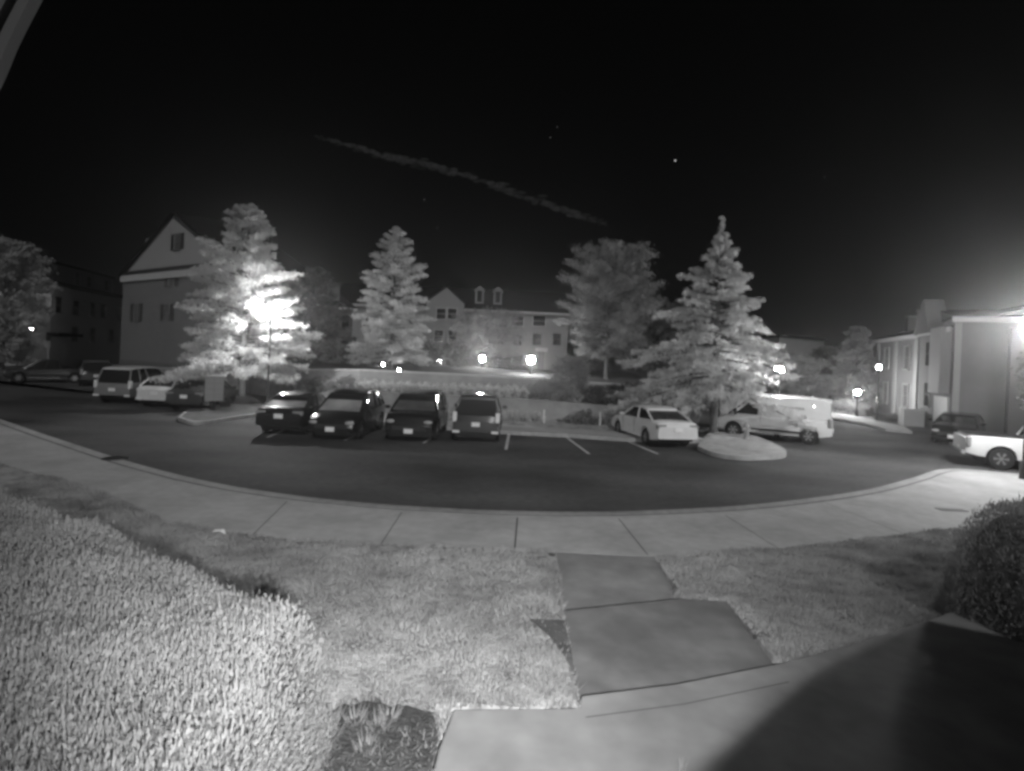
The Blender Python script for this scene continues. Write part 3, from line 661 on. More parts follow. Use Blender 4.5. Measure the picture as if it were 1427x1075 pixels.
        if reflect:
            m2 = MB(); m2.box((-L / 2 - .01, sgn * hw * .78, .44), (.05, .26, .09)); m2.build('bumper_reflector', M['reflector_glint'], t)
    m2 = MB(); m2.box((L / 2 - .03, 0, .5), (.08, Wd * .62, .17)); m2.build('grille', M['blackp'], t, bevel=.02)
    if plate:
        for xx in (L / 2 + .025, -L / 2 - .02):
            z_ = (.42 if xx > 0 else (.72 if kind in ('sedan', 'suv', 'hatch') else .6))
            m2 = MB(); m2.box((xx, 0, z_), (.02, .31, .16)); m2.build('licence_plate', M['plate'], t)
    for sgn in (1, -1):   # door seams and handles
        for xx in ((x0 + x1) / 2 + .05, x1 - .25):
            m2 = MB(); m2.box((xx, sgn * (w(xx) * .998), .68), (.012, .012, .55))
            if kind != 'van': m2.build('door_seam', M['blackp'], t)
        m2 = MB(); m2.box(((x0 + x1) / 2 + .2, sgn * (w(0) * .985), .88), (.18, .035, .035)); m2.build('door_handle', pm, t)
    if kind == 'pickup':
        m2 = MB(); m2.box((-1.72, 0, 1.153), (1.72, Wd * .80, .01)); m2.build('bed', M['blackp'], t)
        m2 = MB(); [m2.box((.3, sg * (hw - .02), .40), (2.0, .12, .06)) for sg in (1, -1)]; m2.build('running_board', M['chrome'] if pm is not PW else M['metal'], t)
        m2 = MB(); m2.box((-L / 2 - .06, 0, .52), (.14, Wd * .9, .18)); m2.build('bumper', M['chrome'], t, bevel=.02)
    return t
GR = 'cars parked in the row facing the wall'
vehicle('sedan', 'sedan', 'black sedan parked tail first, leftmost of the four dark cars in the row', 'car', (X(383, 20.4) + .1, 20.4 + 2.35, 0), (-.02, 1), PB, GR, back=mat('glare_glass', .30, .15, .3, 1.5))  # rear glass glare put into the pane colour
vehicle('hatchback', 'hatch', 'dark hatchback facing the camera with glare coloured into its windscreen, between black sedan and dark SUV', 'car', (X(464, 19.8), 19.8 + 2.25, 0), (-.03, -1), PB, GR, zr=1.66, front=mat('glare_windscreen', .42, .15, .45, 1.0))  # windscreen reflection painted as a pale tone
vehicle('small_suv', 'suv', 'dark small SUV facing the camera, between the hatchback and the tail-first SUV', 'car', (X(571, 20.2), 20.2 + 2.3, 0), (-.0, -1), PB, GR, zr=1.68, front=mat('faint_glare_windscreen', .14, .12, .4, 1.2))  # weaker reflection, also painted into the windscreen colour
vehicle('suv', 'suv', 'dark grey SUV parked tail first with bright bumper reflectors', 'car', (X(664, 20.6), 20.6 + 2.35, 0), (0, 1), PD, GR, reflect=True, scale=.96)
vehicle('white_sedan', 'sedan', 'white sedan parked tail first beside the island with the big tree', 'car', (X(950, 21.4) - .55, 21.4 + 2.28, 0), (-.20, .98), PW, GR)
fw, rw = G(1027, 609), G(1125, 619); hv = (fw - rw); mid_ = (fw + rw) / 2 + Vector((.42, .81, 0)) * .8
vehicle('cargo_van', 'van', 'white cargo van with faded side lettering behind the big tree', 'van', (mid_.x, mid_.y, 0), (hv.x, hv.y), PW)
gp = G(1330, 622); vehicle('dark_car', 'hatch', 'dark car half hidden behind the white pickup bed', 'car', (gp.x + 1.5, gp.y + 1.7, 0), (-.70, -.72), PB, zr=1.42)
tw = G(1394, 655); hh_ = Vector((.90, -.43, 0)).normalized(); side_ = Vector((.43, .90, 0)); pc = tw + hh_ * 1.65 + side_ * .85
vehicle('pickup_truck', 'pickup', 'white pickup truck parked at the right edge by the kerb', 'truck', (pc.x, pc.y, 0), hh_, PW, zr=1.68)
lp = G(64, 534) + Vector((-.4, .7, 0)); vehicle('dark_pickup', 'pickup', 'dark pickup truck with a bright running board at the far left', 'truck', (lp.x, lp.y, 0), (-.80, -.6), PD, scale=.88, zr=1.85)
GL = 'cars parked in the left row'
l2 = G(133, 536); vehicle('dark_suv', 'suv', 'dark SUV parked between the dark pickup and the pale-roofed SUV', 'car', (l2.x, l2.y, 0), (-.6, .8), PB, GL)
for (u, Y, kd, nm, lb, pmx, rm, z_) in [(152, 28.2, 'suv', 'pale_roofed_suv', 'grey SUV with a bright pale roof in the left row', PG, PW, 1.85), (209, 27.2, 'hatch', 'white_hatchback', 'white hatchback glaring under the lamp between two darker cars', PW, None, 1.5), (252, 26.2, 'sedan', 'dark_sedan', 'dark sedan in the left row just beside the mailbox unit', PD, None, 1.45)]:
    vehicle(nm, kd, lb, 'car', (X(u, Y), Y + 2.3, 0), (-.06, 1), pmx, GL, zr=z_, roofm=rm, reflect=nm != 'dark_sedan')

# ------------------------------------------------------------------ street things
LAMPS = []
def lamp(name, label, u, v, Y, z0, I, r=.16, group='lit post lamps', pole=True, short=None):
    h = P(u, v, Y); t = thing(name, label, 'street lamp', (h.x, h.y, z0), 0, group); H = h.z - z0
    m_ = MB()
    if pole:
        m_.tube([(0, 0, 0), (0, 0, .12), (0, 0, .5), (0, 0, .55), (0, 0, H - r - .12)], [.13, .12, .10, .06, .045], 10); m_.build('pole', M['metald'], t, sm=True)
        m_ = MB(); m_.tube([(0, 0, H - r - .14), (0, 0, H - r - .04), (0, 0, H - r + .01)], [.05, .11, .09], 10); m_.build('lamp_base', M['metald'], t, sm=True)
        m_ = MB(); m_.tube([(0, 0, H + r - .01), (0, 0, H + r + .03), (0, 0, H + r + .12)], [.12, .10, .02], 10); m_.build('cap', M['metald'], t, sm=True)
    g_ = MB(); g_.ball((0, 0, H), (r, r, r * 1.1), 12, 8); g_.build('globe', emis('lamp_glow', I / (math.pi * r * r)), t, sm=True)
lamp('street_lamp', 'lit post lamp shining through the left tree', 378, 437, 28.3, .02, 40, r=.2)
lamp('street_lamp', 'lit post lamp left of the townhouse porch, smaller of the two beside each other', 672, 500, 46, 2.2, 28, r=.2)
lamp('street_lamp', 'lit post lamp in front of the townhouse porch right of its neighbour', 740, 502, 38, 2.1, 24, r=.23)
lamp('street_lamp', 'lit post lamp at the right edge of the big tree', 1086, 516, 26.2, .02, 15, r=.18)
lamp('street_lamp', 'lit post lamp low beside the right-hand tree clump', 1195, 547, 40, .0, 22, r=.15)
lamp('street_lamp', 'lit post lamp against the pale trim of the right townhouses', 1225, 512, 38, .0, 2.5, r=.14)
lamp('street_lamp', 'glaring post lamp cut by the right edge of the picture', 1436, 456, 17.5, .15, 60, r=.24)
# small porch lights
def wall_lamp(label, u, v, Y, I, r):
    h = P(u, v, Y); t = thing('garden_light', label, 'light', (h.x, h.y, h.z - .35), 0, 'small lit garden lights')
    b = MB(); b.tube([(0, 0, -.4), (0, 0, .25)], .03, 6); b.build('post', M['metald'], t); g_ = MB(); g_.ball((0, 0, .35), r, 10, 6); g_.build('globe', emis('small_glow', I / (math.pi * r * r)), t)
wall_lamp('tiny lit light among the dark shrubs left of the post lamps', 612, 504, 50, 3, .16)
wall_lamp('small bright light at the foot of the second tree', 556, 516, 33.5, 1.0, .07)
wall_lamp('bright light left of the second tree trunk', 534, 508, 42, 1.6, .08)
wall_lamp('bright spot light by the far left trees', 44, 459, 55, 2.2, .10)
# mailbox
mp_ = G(294, 572, .15); t = thing('mailbox_unit', 'grey cluster mailbox unit on a pedestal beside the left island tree', 'mailbox', (mp_.x, mp_.y + .2, .15), math.radians(28))
m_ = MB(); m_.box((0, 0, .97), (.78, .46, 1.12)); m_.build('cabinet', mat('mailbox_metal', .20, .5, .1, 3), t, bevel=.02)
m_ = MB(); m_.box((0, 0, 1.55), (.84, .52, .05)); m_.build('top', M['metal'], t, bevel=.01)
m_ = MB(); m_.tube([(0, 0, 0), (0, 0, .42)], .09, 12); m_.box((0, 0, .02), (.35, .35, .04)); m_.build('pedestal', M['metald'], t)
d_ = MB()
for i in range(4):
    for j in range(2): d_.box((-.19 + j * .38, -.234, .56 + i * .27), (.34, .012, .24))
d_.build('door_grid', mat('mailbox_doors', .24, .5), t)
# hydrant
hp = G(1040, 612, .15); t = thing('fire_hydrant', 'pale fire hydrant on the island in front of the van', 'hydrant', (hp.x, hp.y, .15))
m_ = MB(); m_.tube([(0, 0, 0), (0, 0, .04), (0, 0, .05), (0, 0, .5), (0, 0, .52), (0, 0, .56), (0, 0, .66), (0, 0, .7)], [.15, .15, .10, .10, .13, .13, .09, .03], 14); m_.build('barrel', PS, t, sm=True)
for sgn in (1, -1): m_ = MB(); m_.tube([(sgn * .08, 0, .42), (sgn * .18, 0, .42)], .055, 10); m_.build('nozzle', PS, t)
m_ = MB(); m_.tube([(0, -.08, .40), (0, -.2, .40)], .07, 10); m_.build('pumper_nozzle', PS, t)
def marker(u, v, Y, label):
    z = .15; x = X(u, Y, v); t = thing('marker_post', label, 'post', (x, Y, z), 0, 'short pale posts at the pavement edge')
    b = MB(); b.tube([(0, 0, 0), (0, 0, .62)], [.05, .045], 8); b.build('post', M['white'], t); b = MB(); b.ball((0, 0, .64), (.055, .055, .035), 8, 5); b.build('cap', M['white'], t)
marker(758, 580, 26.4, 'short pale marker post left of the dark shrubs'); marker(836, 585, 26.4, 'short pale marker post between the dark shrubs and the white sedan')
# sign far left
sp_ = P(67, 500, 44); t = thing('street_sign', 'small dark sign plate on a pale post behind the far left pickup', 'sign', (sp_.x, sp_.y, 0))
b = MB(); b.tube([(0, 0, 0), (0, 0, zat(67, 475, 44))], .05, 8); b.build('post', M['metal'], t); b = MB(); b.box((0, -.06, zat(67, 471, 44)), (.75, .03, .45), rz=-.5); b.build('sign_plate', M['shutter'], t)

# ------------------------------------------------------------------ trees
tp = G(336, 561, .15)
tree('pin_oak', 'tall broad tree glowing around the lamp on the left island', (tp.x, tp.y, .15), zat(343, 292, tp.y), 3.45, .15, M['leaf'], 52000, .16, 5, 'ragged', 'conical trees round the car park', droop=.10, spiky=.74, trunk_r=.17, nb=112)
mm = MB(); N = 20
mm.loft([[(math.cos(2 * math.pi * k / N) * r, math.sin(2 * math.pi * k / N) * r, z) for k in range(N + 1)] for r, z in ((.95, .0), (.8, .12), (.5, .28), (.2, .36), (.05, .38))]); o = mm.build('mulch_mound', M['mulch'], sm=True); o.location = (tp.x, tp.y, .15); tag(o, 'dark mulch mound round the trunk of the left island tree', 'mulch mound')
T2 = (X(545, 36, 515), 36)
tree('pin_oak', 'conical pale tree on the terrace left of the townhouses', (*T2, 2.1), zat(545, 318, 36) - 2.1, 2.6, .08, M['leaf'], 38000, .14, 8, 'ragged', 'conical trees round the car park', droop=.2, spiky=.74, trunk_r=.12, nb=104)
tree('linden_tree', 'dim rounded tree on the terrace right of the townhouses', (X(845, 39, 515), 39, 2.0), zat(840, 350, 39) - 2.0, 3.0, .17, M['leafd'], 34000, .17, 13, 'oval', 'conical trees round the car park', spiky=.35, trunk_r=.13, nb=105)
tb = G(994, 603, .15)
tree('bald_cypress', 'big spire-topped tree with drooping branches beside the van', (tb.x, tb.y, .15), zat(985, 303, tb.y) - .1, 3.75, .20, M['leaf'], 88000, .15, 21, 'spire', 'conical trees round the car park', droop=.42, spiky=.95, trunk_r=.17, nb=98, lw=.30)
tree('dark_conifer', 'dark tall tree behind the glowing left tree', (X(437, 50, 500), 50, 1.5), zat(440, 375, 50) - 1.5, 3.2, .04, M['leafk'], 16000, .3, 31, 'egg', 'background trees', nb=80)
tree('street_tree', 'small round tree in front of the central townhouse porch', (X(675, 52, 500), 52, 2.2), zat(675, 443, 52) - 2.2, 2.8, .25, M['leafd'], 9000, .22, 33, 'oval', 'background trees', nb=70, spiky=.2)
tree('street_tree', 'dim tree at the right end of the central townhouses', (X(905, 47, 500), 47, 1.8), zat(905, 425, 47) - 1.8, 2.6, .12, M['leafk'], 12000, .25, 34, 'oval', 'background trees', nb=60)
tree('street_tree', 'hazy tree mass at the far left edge', (X(4, 52, 480), 52, 0), zat(15, 342, 52), 3.0, .06, M['leafm'], 20000, .26, 35, 'oval', 'background trees', nb=100, spiky=.2)
tree('street_tree', 'pointed tree left of the right-hand townhouses', (X(1192, 46, 520), 46, 0), zat(1195, 458, 46), 2.1, .06, M['leafd'], 15000, .24, 36, 'egg', 'background trees', nb=70)
tree('street_tree', 'small dark tree between the grey house and the pointed tree', (X(1158, 52, 520), 52, 0), zat(1158, 487, 52), 1.6, .05, M['leafk'], 9000, .24, 37, 'oval', 'background trees', nb=50)
tree('street_tree', 'low tree near the lamp at the edge of the big tree', (X(1108, 33, 545), 33, 0), zat(1108, 505, 33), 1.5, .1, M['leafd'], 9000, .2, 38, 'oval', 'background trees', nb=50)
tree('street_tree', 'leafy branches lit by the right edge lamp', (X(1480, 19, 560), 19.6, 0.15), 3.9, .5, .5, M['leafk'], 3000, .16, 39, 'oval', 'background trees', nb=45)
tree('young_tree', 'thin young tree in the shade right of the central townhouse', (X(795, 30, 550), 30, 1.3), 1.9, .9, .1, M['leafd'], 4000, .12, 41, 'oval', 'background trees', nb=30)

# row of pale shrubs on the lower wall
us = list(np.linspace(506, 728, 19))
for i, u in enumerate(us):
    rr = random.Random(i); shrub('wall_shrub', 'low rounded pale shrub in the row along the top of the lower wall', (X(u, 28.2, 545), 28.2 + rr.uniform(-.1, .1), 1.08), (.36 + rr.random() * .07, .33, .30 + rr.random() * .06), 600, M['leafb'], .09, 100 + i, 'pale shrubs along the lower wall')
us = list(np.linspace(618, 745, 9)) + list(np.linspace(808, 880, 5))
for i, u in enumerate(us):
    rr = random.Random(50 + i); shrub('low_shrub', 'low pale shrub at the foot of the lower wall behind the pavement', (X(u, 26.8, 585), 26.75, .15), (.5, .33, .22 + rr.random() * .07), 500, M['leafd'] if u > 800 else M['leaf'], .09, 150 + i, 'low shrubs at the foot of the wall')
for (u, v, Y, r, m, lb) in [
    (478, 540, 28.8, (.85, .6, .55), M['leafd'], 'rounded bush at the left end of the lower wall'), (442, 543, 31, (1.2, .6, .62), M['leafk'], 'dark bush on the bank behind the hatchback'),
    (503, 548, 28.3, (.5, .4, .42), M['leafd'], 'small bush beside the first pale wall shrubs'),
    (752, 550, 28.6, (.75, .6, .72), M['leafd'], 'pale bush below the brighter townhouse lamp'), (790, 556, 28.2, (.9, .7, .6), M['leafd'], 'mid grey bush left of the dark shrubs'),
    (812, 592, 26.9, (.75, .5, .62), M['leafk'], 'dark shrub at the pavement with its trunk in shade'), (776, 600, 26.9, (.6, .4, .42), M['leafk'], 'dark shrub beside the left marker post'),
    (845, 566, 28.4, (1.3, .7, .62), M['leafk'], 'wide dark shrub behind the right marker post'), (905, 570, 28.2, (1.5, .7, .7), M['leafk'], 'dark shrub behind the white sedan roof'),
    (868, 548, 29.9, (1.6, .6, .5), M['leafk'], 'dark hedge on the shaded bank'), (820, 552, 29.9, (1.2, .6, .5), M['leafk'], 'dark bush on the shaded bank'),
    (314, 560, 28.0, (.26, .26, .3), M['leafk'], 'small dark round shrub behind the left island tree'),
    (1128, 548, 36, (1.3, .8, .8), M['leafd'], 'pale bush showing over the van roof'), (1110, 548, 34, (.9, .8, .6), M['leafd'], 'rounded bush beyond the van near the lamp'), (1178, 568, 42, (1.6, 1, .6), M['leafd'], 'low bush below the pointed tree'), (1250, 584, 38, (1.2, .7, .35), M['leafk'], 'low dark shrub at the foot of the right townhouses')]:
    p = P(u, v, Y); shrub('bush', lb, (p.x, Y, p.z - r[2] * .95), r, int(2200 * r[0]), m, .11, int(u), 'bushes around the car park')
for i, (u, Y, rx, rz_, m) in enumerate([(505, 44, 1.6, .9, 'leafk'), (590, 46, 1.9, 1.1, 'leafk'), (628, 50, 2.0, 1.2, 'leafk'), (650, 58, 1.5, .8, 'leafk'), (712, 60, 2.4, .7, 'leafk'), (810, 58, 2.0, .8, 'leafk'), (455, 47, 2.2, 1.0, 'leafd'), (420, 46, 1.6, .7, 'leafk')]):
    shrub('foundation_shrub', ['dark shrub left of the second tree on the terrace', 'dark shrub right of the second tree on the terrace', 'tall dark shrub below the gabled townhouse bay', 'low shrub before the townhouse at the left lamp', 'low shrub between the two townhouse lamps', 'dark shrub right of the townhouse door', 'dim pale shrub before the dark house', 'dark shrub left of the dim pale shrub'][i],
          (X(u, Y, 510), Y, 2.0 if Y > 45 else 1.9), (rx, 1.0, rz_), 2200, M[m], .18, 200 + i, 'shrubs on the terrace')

# ------------------------------------------------------------------ buildings
class Bld:
    def __init__(s, name, label, p0, p1, depth, z0, ze, wm):
        s.p0, s.p1 = Vector(p0), Vector(p1); d = (s.p1 - s.p0); s.L = d.length; s.rz = math.atan2(d.y, d.x); s.z0 = z0; s.ze = ze - z0; s.D = depth
        s.t = thing(name, label, 'building', (s.p0.x, s.p0.y, z0), s.rz)
        m_ = MB(); m_.box((s.L / 2, depth / 2, s.ze / 2), (s.L, depth, s.ze)); m_.build('wall', wm, s.t)
    def box(s, name, x0, x1, z0, z1, y0, y1, m, parent=None, bevel=0):
        m_ = MB(); m_.box(((x0 + x1) / 2, (y0 + y1) / 2, (z0 + z1) / 2), (x1 - x0, y1 - y0, z1 - z0)); return m_.build(name, m, parent or s.t, bevel=bevel)
    def window(s, x, z, w=1.0, h=1.5, shut=0, panes=True, fm=None, y=0, pm=None):
        fm = fm or M['white']; m_ = MB(); e = .09
        for c, d in (((x - w / 2 - e / 2, y - .03, z), (e, .08, h + 2 * e)), ((x + w / 2 + e / 2, y - .03, z), (e, .08, h + 2 * e)), ((x, y - .031, z + h / 2 + e / 2), (w, .08, e)), ((x, y - .05, z - h / 2 - e / 2), (w + .2, .14, e)), ((x, y - .026, z), (w, .05, .05))): m_.box(c, d)
        f = m_.build('window', fm, s.t)
        s.box('pane', x - w / 2, x + w / 2, z - h / 2, z + h / 2, y - .02, y + .01, pm or M['glassd'], f)
        if shut:
            for sg in (-1, 1): s.box('shutter', x + sg * (w / 2 + e + shut / 2 + .02) - shut / 2, x + sg * (w / 2 + e + shut / 2 + .02) + shut / 2, z - h / 2 - .05, z + h / 2 + .05, y - .05, y - .002, M['shutter'], f)
    def gable_front(s, rise, wm, rm, over=.4, x0=0, x1=None, apex=None):
        x1 = s.L if x1 is None else x1; a = (x0 + x1) / 2 if apex is None else apex; z = s.ze
        m_ = MB(); m_.add([(x0, 0, z), (x1, 0, z), (a, 0, z + rise), (x0, s.D, z), (x1, s.D, z), (a, s.D, z + rise)], [(0, 1, 2), (3, 5, 4), (0, 3, 4, 1)]); m_.build('gable', wm, s.t)
        r_ = MB()
        for sx, e in ((x0 - over, -1), (x1 + over, 1)):
            k = rise / max(.1, abs(a - (x0 if e < 0 else x1))); ze_ = z - over * k
            r_.add([(sx, -over, ze_ + .0), (a, -over, z + rise), (a, s.D + over, z + rise), (sx, s.D + over, ze_), (sx, -over, ze_ + .22), (a, -over, z + rise + .22), (a, s.D + over, z + rise + .22), (sx, s.D + over, ze_ + .22)], [(0, 1, 2, 3), (4, 7, 6, 5), (0, 4, 5, 1), (3, 2, 6, 7), (0, 3, 7, 4)])
        return r_.build('roof', rm, s.t)
    def gable_side(s, rise, rm, over=.5, fascia=True):
        z = s.ze; r_ = MB(); x0, x1 = -over * .5, s.L + over * .5
        r_.add([(x0, -over, z), (x1, -over, z), (x1, s.D / 2, z + rise), (x0, s.D / 2, z + rise), (x0, s.D + over, z), (x1, s.D + over, z)], [(0, 1, 2, 3), (3, 2, 5, 4), (0, 3, 4), (1, 5, 2), (0, 4, 5, 1)])
        r = r_.build('roof', rm, s.t)
        if fascia: s.box('fascia', x0, x1, z - .28, z - .01, -over + .02, -over + .12, M['white'])
        return r
    def dormer(s, x, w, z0, z1, yb, m=None):
        m_ = MB(); m_.box((x, yb + 1.0, (z0 + z1) / 2), (w, 2.0, z1 - z0)); d = m_.build('dormer', m or M['white'], s.t)
        q = MB(); q.add([(x - w / 2 - .15, yb - .15, z1), (x + w / 2 + .15, yb - .15, z1), (x, yb - .15, z1 + w * .5), (x - w / 2 - .15, yb + 2.4, z1), (x + w / 2 + .15, yb + 2.4, z1), (x, yb + 2.4, z1 + w * .5)], [(0, 1, 2), (0, 2, 5, 3), (1, 4, 5, 2), (0, 3, 4, 1)]); q.build('dormer_roof', m or M['white'], d)
        s.box('dormer_window', x - w * .27, x + w * .27, z0 + .25, z1 - .1, yb - .03, yb + .02, M['glassd'], d)
def pt(u, Y, v=500): return (X(u, Y, v), Y)
# brick house on the left
B = Bld('brick_house', 'tall brick gabled house behind the glowing left tree', pt(167, 64), pt(322, 51), 8, 0, zat(167, 384, 64), M['brick'])
M['gable'] = sidingmat('siding_gable', .42); L = B.L
rise = zat(237, 298, 57.5) - B.ze
B.gable_front(rise, M['gable'], M['roof'], .35, apex=L * .50)
B.box('frieze', -.25, L + .25, B.ze - .75, B.ze - .05, -.22, -.02, M['white']); B.box('frieze_shadow_board', -.3, L + .3, B.ze - .05, B.ze + .35, -.26, -.003, M['shutter'])
B.box('water_table', 0, L, .0, 1.0, -.06, -.003, mat('foundation', .12, .9, .2, 2))
def sx(u): # facade coordinate for an image column
    a, b = AB(u, 440); k = a / FPX; d = (B.p1 - B.p0) / B.L
    return (k * B.p0.y - B.p0.x) / (d.x - k * d.y)
for u, v0, v1 in [(190, 424, 448), (233, 425, 447), (237, 374, 399)]:
    x = sx(u); Yw = (B.p0 + (B.p1 - B.p0) * x / B.L).y; za, zb_ = zat(u, v1, Yw), zat(u, v0, Yw)
    B.window(x, (za + zb_) / 2, 1.1, zb_ - za, shut=.75, fm=M['siding2'], pm=mat('curtained_pane', .14, .2))
x = sx(243); Yw = (B.p0 + (B.p1 - B.p0) * x / B.L).y; B.window(x, (zat(243, 346, Yw) + zat(243, 328, Yw)) / 2, 1.2, 1.5, shut=.6, fm=M['siding2'], pm=mat('curtained_pane', .14, .2))
for yy in (2.0, 5.5):
    m_ = MB(); k = rise / (L * .5); m_.box((L * .18, yy, B.ze + k * L * .18 + .9), (3.6, 1.7, 2.4)); dm = m_.build('dormer', M['siding'], B.t)
# far left house
B = Bld('corner_house', 'far townhouse with a dark eave line left of the brick house', pt(64, 60), pt(176, 78), 12, 0, zat(64, 397, 60), M['gable']); sz = B.ze
B.box('wall_bay', -.02, 3.4, 0, sz, -.25, -.004, M['gable'])
B.box('eave', -1.2, B.L + .5, sz - .02, sz + .4, -.9, 12.5, M['roof'])
m_ = MB(); m_.box((B.L * .42, 5.5, sz + 1.4), (B.L * .84, 9.4, 2.1)); m_.build('upper_storey', M['siding2'], B.t); B.box('upper_cap', -.3, B.L * .85, sz + 2.45, sz + 2.75, .5, 10.4, M['roof'])
for x in (B.L * .38, B.L * .52, B.L * .75): B.window(x, sz + 1.4, 1.0, 1.2, fm=M['siding2'], y=.8)
for x in (1.3, 5.2, B.L * .48, B.L * .62, B.L * .85): B.window(x, sz - 2.0, 1.1, 1.6, fm=M['siding2'], y=-.25 if x < 3 else 0)
for x in (5.2, B.L * .5, B.L * .75): B.window(x, sz - 5.0, 1.1, 1.6, fm=M['siding2'])
B.box('porch_roof', -.6, 4.2, 3.2, 3.6, -1.4, -.25, M['roof'])
# dark house behind second tree
B = Bld('dark_house', 'unlit house with chimneys behind the dark conifer', pt(398, 60), pt(489, 66), 12, 1.2, zat(440, 425, 63), mat('dark_wall', .11, .9, .1, 2))
B.gable_side(3.2, M['roof'], fascia=True)
for u, v in ((456, 388), (470, 395)):
    x = (u - 398) / 91 * B.L; B.box('chimney', x - .45, x + .45, B.ze, zat(u, v, 64) - 1.2, 1.0, 1.9, M['siding2'])
for x in (B.L * .3, B.L * .7, B.L * .88):
    for z in (B.ze - 1.6, B.ze - 4.4): B.window(x, z, 1.0, 1.5, fm=M['siding2'])
# central townhouses
Yt = 75; B = Bld('townhouse_row', 'central terrace of pale townhouses with two roof dormers and a porch', pt(430, Yt), pt(789, Yt + 1), 12, 1.0, zat(640, 430, Yt), M['siding']); sz = B.ze
def ux(u): return (X(u, Yt, 450) - B.p0.x)
B.gable_side(zat(700, 404, Yt + 6) - 1.0 - sz, M['roof'], over=.5)
# gabled bay
b0, b1 = ux(594), ux(646); m_ = MB(); m_.box(((b0 + b1) / 2, -.6, (sz + .6) / 2), (b1 - b0, 1.2, sz + .6)); m_.build('bay', M['siding'], B.t)
m_ = MB(); a = (b0 + b1) / 2; zt = sz + .6; m_.add([(b0, -1.2, zt), (b1, -1.2, zt), (a + .1, -1.2, zt + 2.0), (b0, 3.5, zt), (b1, 3.5, zt), (a + .1, 3.5, zt + 2.0)], [(0, 1, 2), (0, 2, 5, 3), (1, 4, 5, 2), (0, 3, 4, 1), (3, 5, 4)]); m_.build('bay_gable', M['siding'], B.t)
m_ = MB(); m_.add([(b0 - .3, -1.4, zt - .1), (a + .1, -1.4, zt + 2.1), (b1 + .3, -1.4, zt - .1), (b0 - .3, -1.4, zt + .1), (a + .1, -1.4, zt + 2.32), (b1 + .3, -1.4, zt + .1), (b0 - .3, 4, zt - .1), (a + .1, 4, zt + 2.1), (b1 + .3, 4, zt - .1), (b0 - .3, 4, zt + .1), (a + .1, 4, zt + 2.32), (b1 + .3, 4, zt + .1)], [(0, 1, 4, 3), (1, 2, 5, 4), (3, 4, 10, 9), (4, 5, 11, 10), (0, 6, 7, 1), (1, 7, 8, 2)]); m_.build('bay_roof', M['roof'], B.t)
for u in (615, 630): B.window(ux(u), zat(u, 438, Yt) - 1, 1.15, 1.35, y=-1.2)
for u in (613, 632): B.window(ux(u), zat(u, 469, Yt) - 1, 1.1, 1.5, y=-1.2)
for u in (655, 670, 690, 700): B.window(ux(u), zat(u, 447, Yt) - 1, .95, 1.4, fm=M['siding2'])
for u in (721, 752): B.window(ux(u), zat(u, 447, Yt) - 1, 1.6, 1.3)
for u in (700, 722, 750, 778): B.window(ux(u), zat(u, 473, Yt) - 1, 1.0, 1.4, fm=M['siding2'])
for u in (510, 540, 570): B.window(ux(u), zat(u, 447, Yt) - 1, 1.0, 1.4)
for u in (666, 692): B.dormer(ux(u), 1.15, sz + .9, sz + 2.7, 1.2, M['siding'])
B.box('party_wall_trim', ux(644), ux(646.5), 0, sz, -.12, -.003, M['white'])
B.box('porch_roof', ux(680), ux(718), zat(700, 499, Yt) - 1, zat(700, 496, Yt) - 1, -2.2, -.003, M['white']); d = B.box('door', ux(683), ux(691), 0, zat(700, 500, Yt) - 1, -.1, -.004, M['shutter'])
for u in (681, 695, 716): B.box('porch_column', ux(u) - .14, ux(u) + .14, 0, zat(700, 499, Yt) - 1, -2.0, -1.7, M['white'])
d = B.box('front_door', ux(752), ux(761), 0, 3.0, -.1, -.005, M['door']); B.box('door_surround', ux(748), ux(765), 3.0, 3.5, -.5, -.006, M['white'])
# grey house right of centre
B = Bld('grey_house', 'plain pale grey house beyond the van', pt(1085, 52), pt(1147, 54), 10, 0, zat(1120, 473, 53), M['siding2'])
B.box('parapet', -.2, B.L + .2, B.ze, B.ze + .25, -.2, 10.2, M['roof'])
for x in (B.L * .25, B.L * .6): B.window(x, B.ze - 2.0, 1.0, 1.4, fm=M['siding2'], pm=mat('dim_pane', .16, .3))
# right row of townhouses
B = Bld('right_townhouse', 'townhouse with pale vertical trim and two chimneys on the right', pt(1222, 46, 500), pt(1283, 37, 500), 11, 0, zat(1222, 474, 46), M['siding2']); sz = B.ze; L = B.L
B.gable_side(2.0, M['roof'], over=.35)
for x in (.5, L * .5, L - .6): B.box('trim', x - .32, x + .32, 0, sz - .3, -.1, -.003, M['siding'])
for k, x in enumerate((1.2, 3.6)): 
    c = B.box('chimney', x - .32, x + .32, sz, sz + 1.75 + k * .25, 1.6, 2.2, M['siding2']); B.box('chimney_cap', x - .38, x + .38, sz + 1.75 + k * .25, sz + 1.87 + k * .25, 1.54, 2.26, M['siding'], c)
for x in (L * .28, L * .74):
    for z in (sz - 1.5, sz - 4.1): B.window(x, z, 1.0, 1.5, fm=M['siding'], pm=mat('dim_pane', .08, .3))
B = Bld('middle_townhouse', 'darker townhouse with a steep gable between the trimmed one and the near one', pt(1283, 36.5, 500), pt(1328, 31, 500), 11, 0, zat(1290, 463, 36), mat('taupe_siding', .15, .8, .05, 2)); sz = B.ze; L = B.L
B.gable_side(1.8, M['roof'], over=.3)
m_ = MB(); m_.add([(.1, -.45, sz - .2), (L * .55, -.45, sz - .2), (L * .32, -.45, sz + 1.9), (.1, .6, sz - .2), (L * .55, .6, sz - .2), (L * .32, .6, sz + 1.9)], [(0, 1, 2), (3, 5, 4), (0, 2, 5, 3), (1, 4, 5, 2)]); m_.build('front_gable', M['siding2'], B.t)
B.box('bay', L * .62, L * .95, 2.2, sz, -.5, -.003, M['siding'])
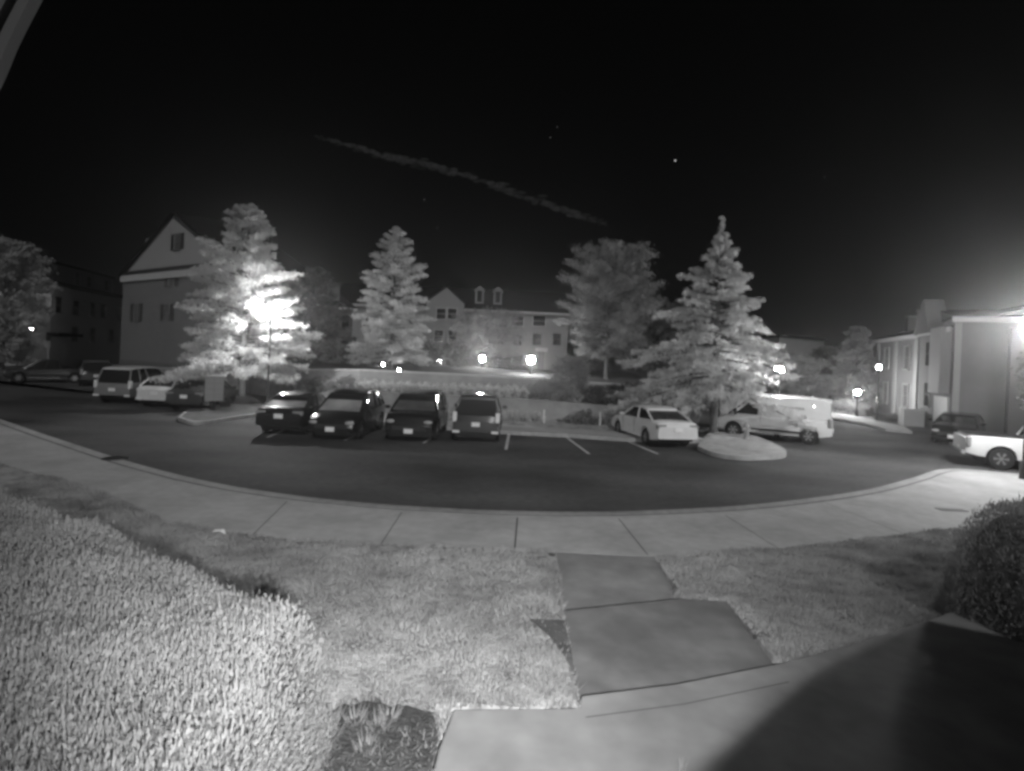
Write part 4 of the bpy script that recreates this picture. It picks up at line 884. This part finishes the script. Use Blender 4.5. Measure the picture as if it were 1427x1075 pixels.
for z in (sz - 1.4, 2.0): B.window(L * .3, z, 1.0, 1.4, fm=M['siding2'])
B.box('garage_door', L * .55, L * .95, 0, 2.0, -.08, -.004, M['white']); B.box('step_wall', L * .1, L * .3, 0, 1.0, -1.2, -.1, M['white'])
B = Bld('near_townhouse', 'large plain grey townhouse wall behind the white pickup', pt(1329, 30.5, 500), (40, 21), 11, 0, zat(1335, 442, 30.5), mat('near_wall', .17, .85, .2, .5)); sz = B.ze; L = B.L
B.gable_side(.9, M['roof'], over=.3)
for x0_, x1_ in ((2.2, 5.0), (9.0, 12.0)): B.box('bay', x0_, x1_, 0, sz - .6, -.7, -.003, M['siding2'])
B.box('corner_trim', 0, .3, 0, sz - .3, -.06, -.003, M['siding'])
for x in (3.6, 7.0, 10.5, 14):
    for z in (sz - 1.8, 1.9): B.window(x, z, 1.0, 1.4, fm=M['siding2'], y=-.7 if x in (3.6, 10.5) else 0)

# pale path in front of right houses
q = MB(); q.prism([(14.8, 44.2), (24.2, 44.2), (23.0, 33.5), (21.5, 30.6), (20.6, 31.4), (21.2, 34.5), (20.5, 40.5), (15, 42.2)], -.02, .14); struct(q.build('sidewalk', M['concrete']))

# ------------------------------------------------------------------ sky things
for i, (u, v, r, s_) in enumerate([(941, 224, 3.0, .5), (1149, 247, 2.8, .09), (777, 177, 2.6, .04), (767, 192, 2.6, .05), (609, 318, 2.8, .08), (592, 278, 2.6, .06)]):
    p = P(u, v, 3000); m_ = MB(); m_.ball((0, 0, 0), r, 8, 6); o = m_.build('star', emis('starlight', s_)); o.location = p
    tag(o, ['brightest star, above the big spire-topped tree', 'faint star to the right above the roofs', 'faint star, upper of the close pair high in the middle', 'faint star, lower of the close pair high in the middle', 'very faint star above the gap beside the central townhouses', 'very faint star under the vapour trail'][i], 'star', 'stars')
# vapour trail lit by the moon
tr = bpy.data.materials.new('vapour'); tr.use_nodes = True; n = tr.node_tree; n.nodes.clear()
vo = n.nodes.new('ShaderNodeVolumeScatter'); vo.inputs['Color'].default_value = (1, 1, 1, 1); vo.inputs['Density'].default_value = .014
oo = n.nodes.new('ShaderNodeOutputMaterial'); n.links.new(vo.outputs[0], oo.inputs['Volume'])
m_ = MB(); rr = random.Random(4)
for k in range(300):
    q = rr.random(); c = P(440 + 405 * q, 190 + 122 * q + 2 * math.sin(q * 9) - 6 * math.sin(q * 3.14), 1500 + rr.uniform(-15, 15)); e = min(1, .45 + q * 3, .5 + (1 - q) * 5)
    a = rr.gauss(0, 4.6) * e; m_.ball((c.x + a * .3, c.y, c.z + a), (rr.uniform(7, 16) * e, 7 * e, rr.uniform(2.5, 6) * e), 8, 6)
tag(m_.build('vapour_trail', tr, sm=True), 'faint diagonal vapour trail crossing the night sky', 'cloud', kind=None)
# ------------------------------------------------------------------ haze
hz = bpy.data.materials.new('glare_haze'); hz.use_nodes = True; n = hz.node_tree; n.nodes.clear()
pv = n.nodes.new('ShaderNodeVolumePrincipled'); pv.inputs['Color'].default_value = (.95, .95, .95, 1); pv.inputs['Density'].default_value = .0019; pv.inputs['Anisotropy'].default_value = .88
oo = n.nodes.new('ShaderNodeOutputMaterial'); n.links.new(pv.outputs[0], oo.inputs['Volume'])
m_ = MB(); m_.box((0, 730, 12), (1850, 1600, 26.4)); o = m_.build('glare_haze', hz); o['kind'] = 'stuff'  # thin volume added so the lamps get glare halos
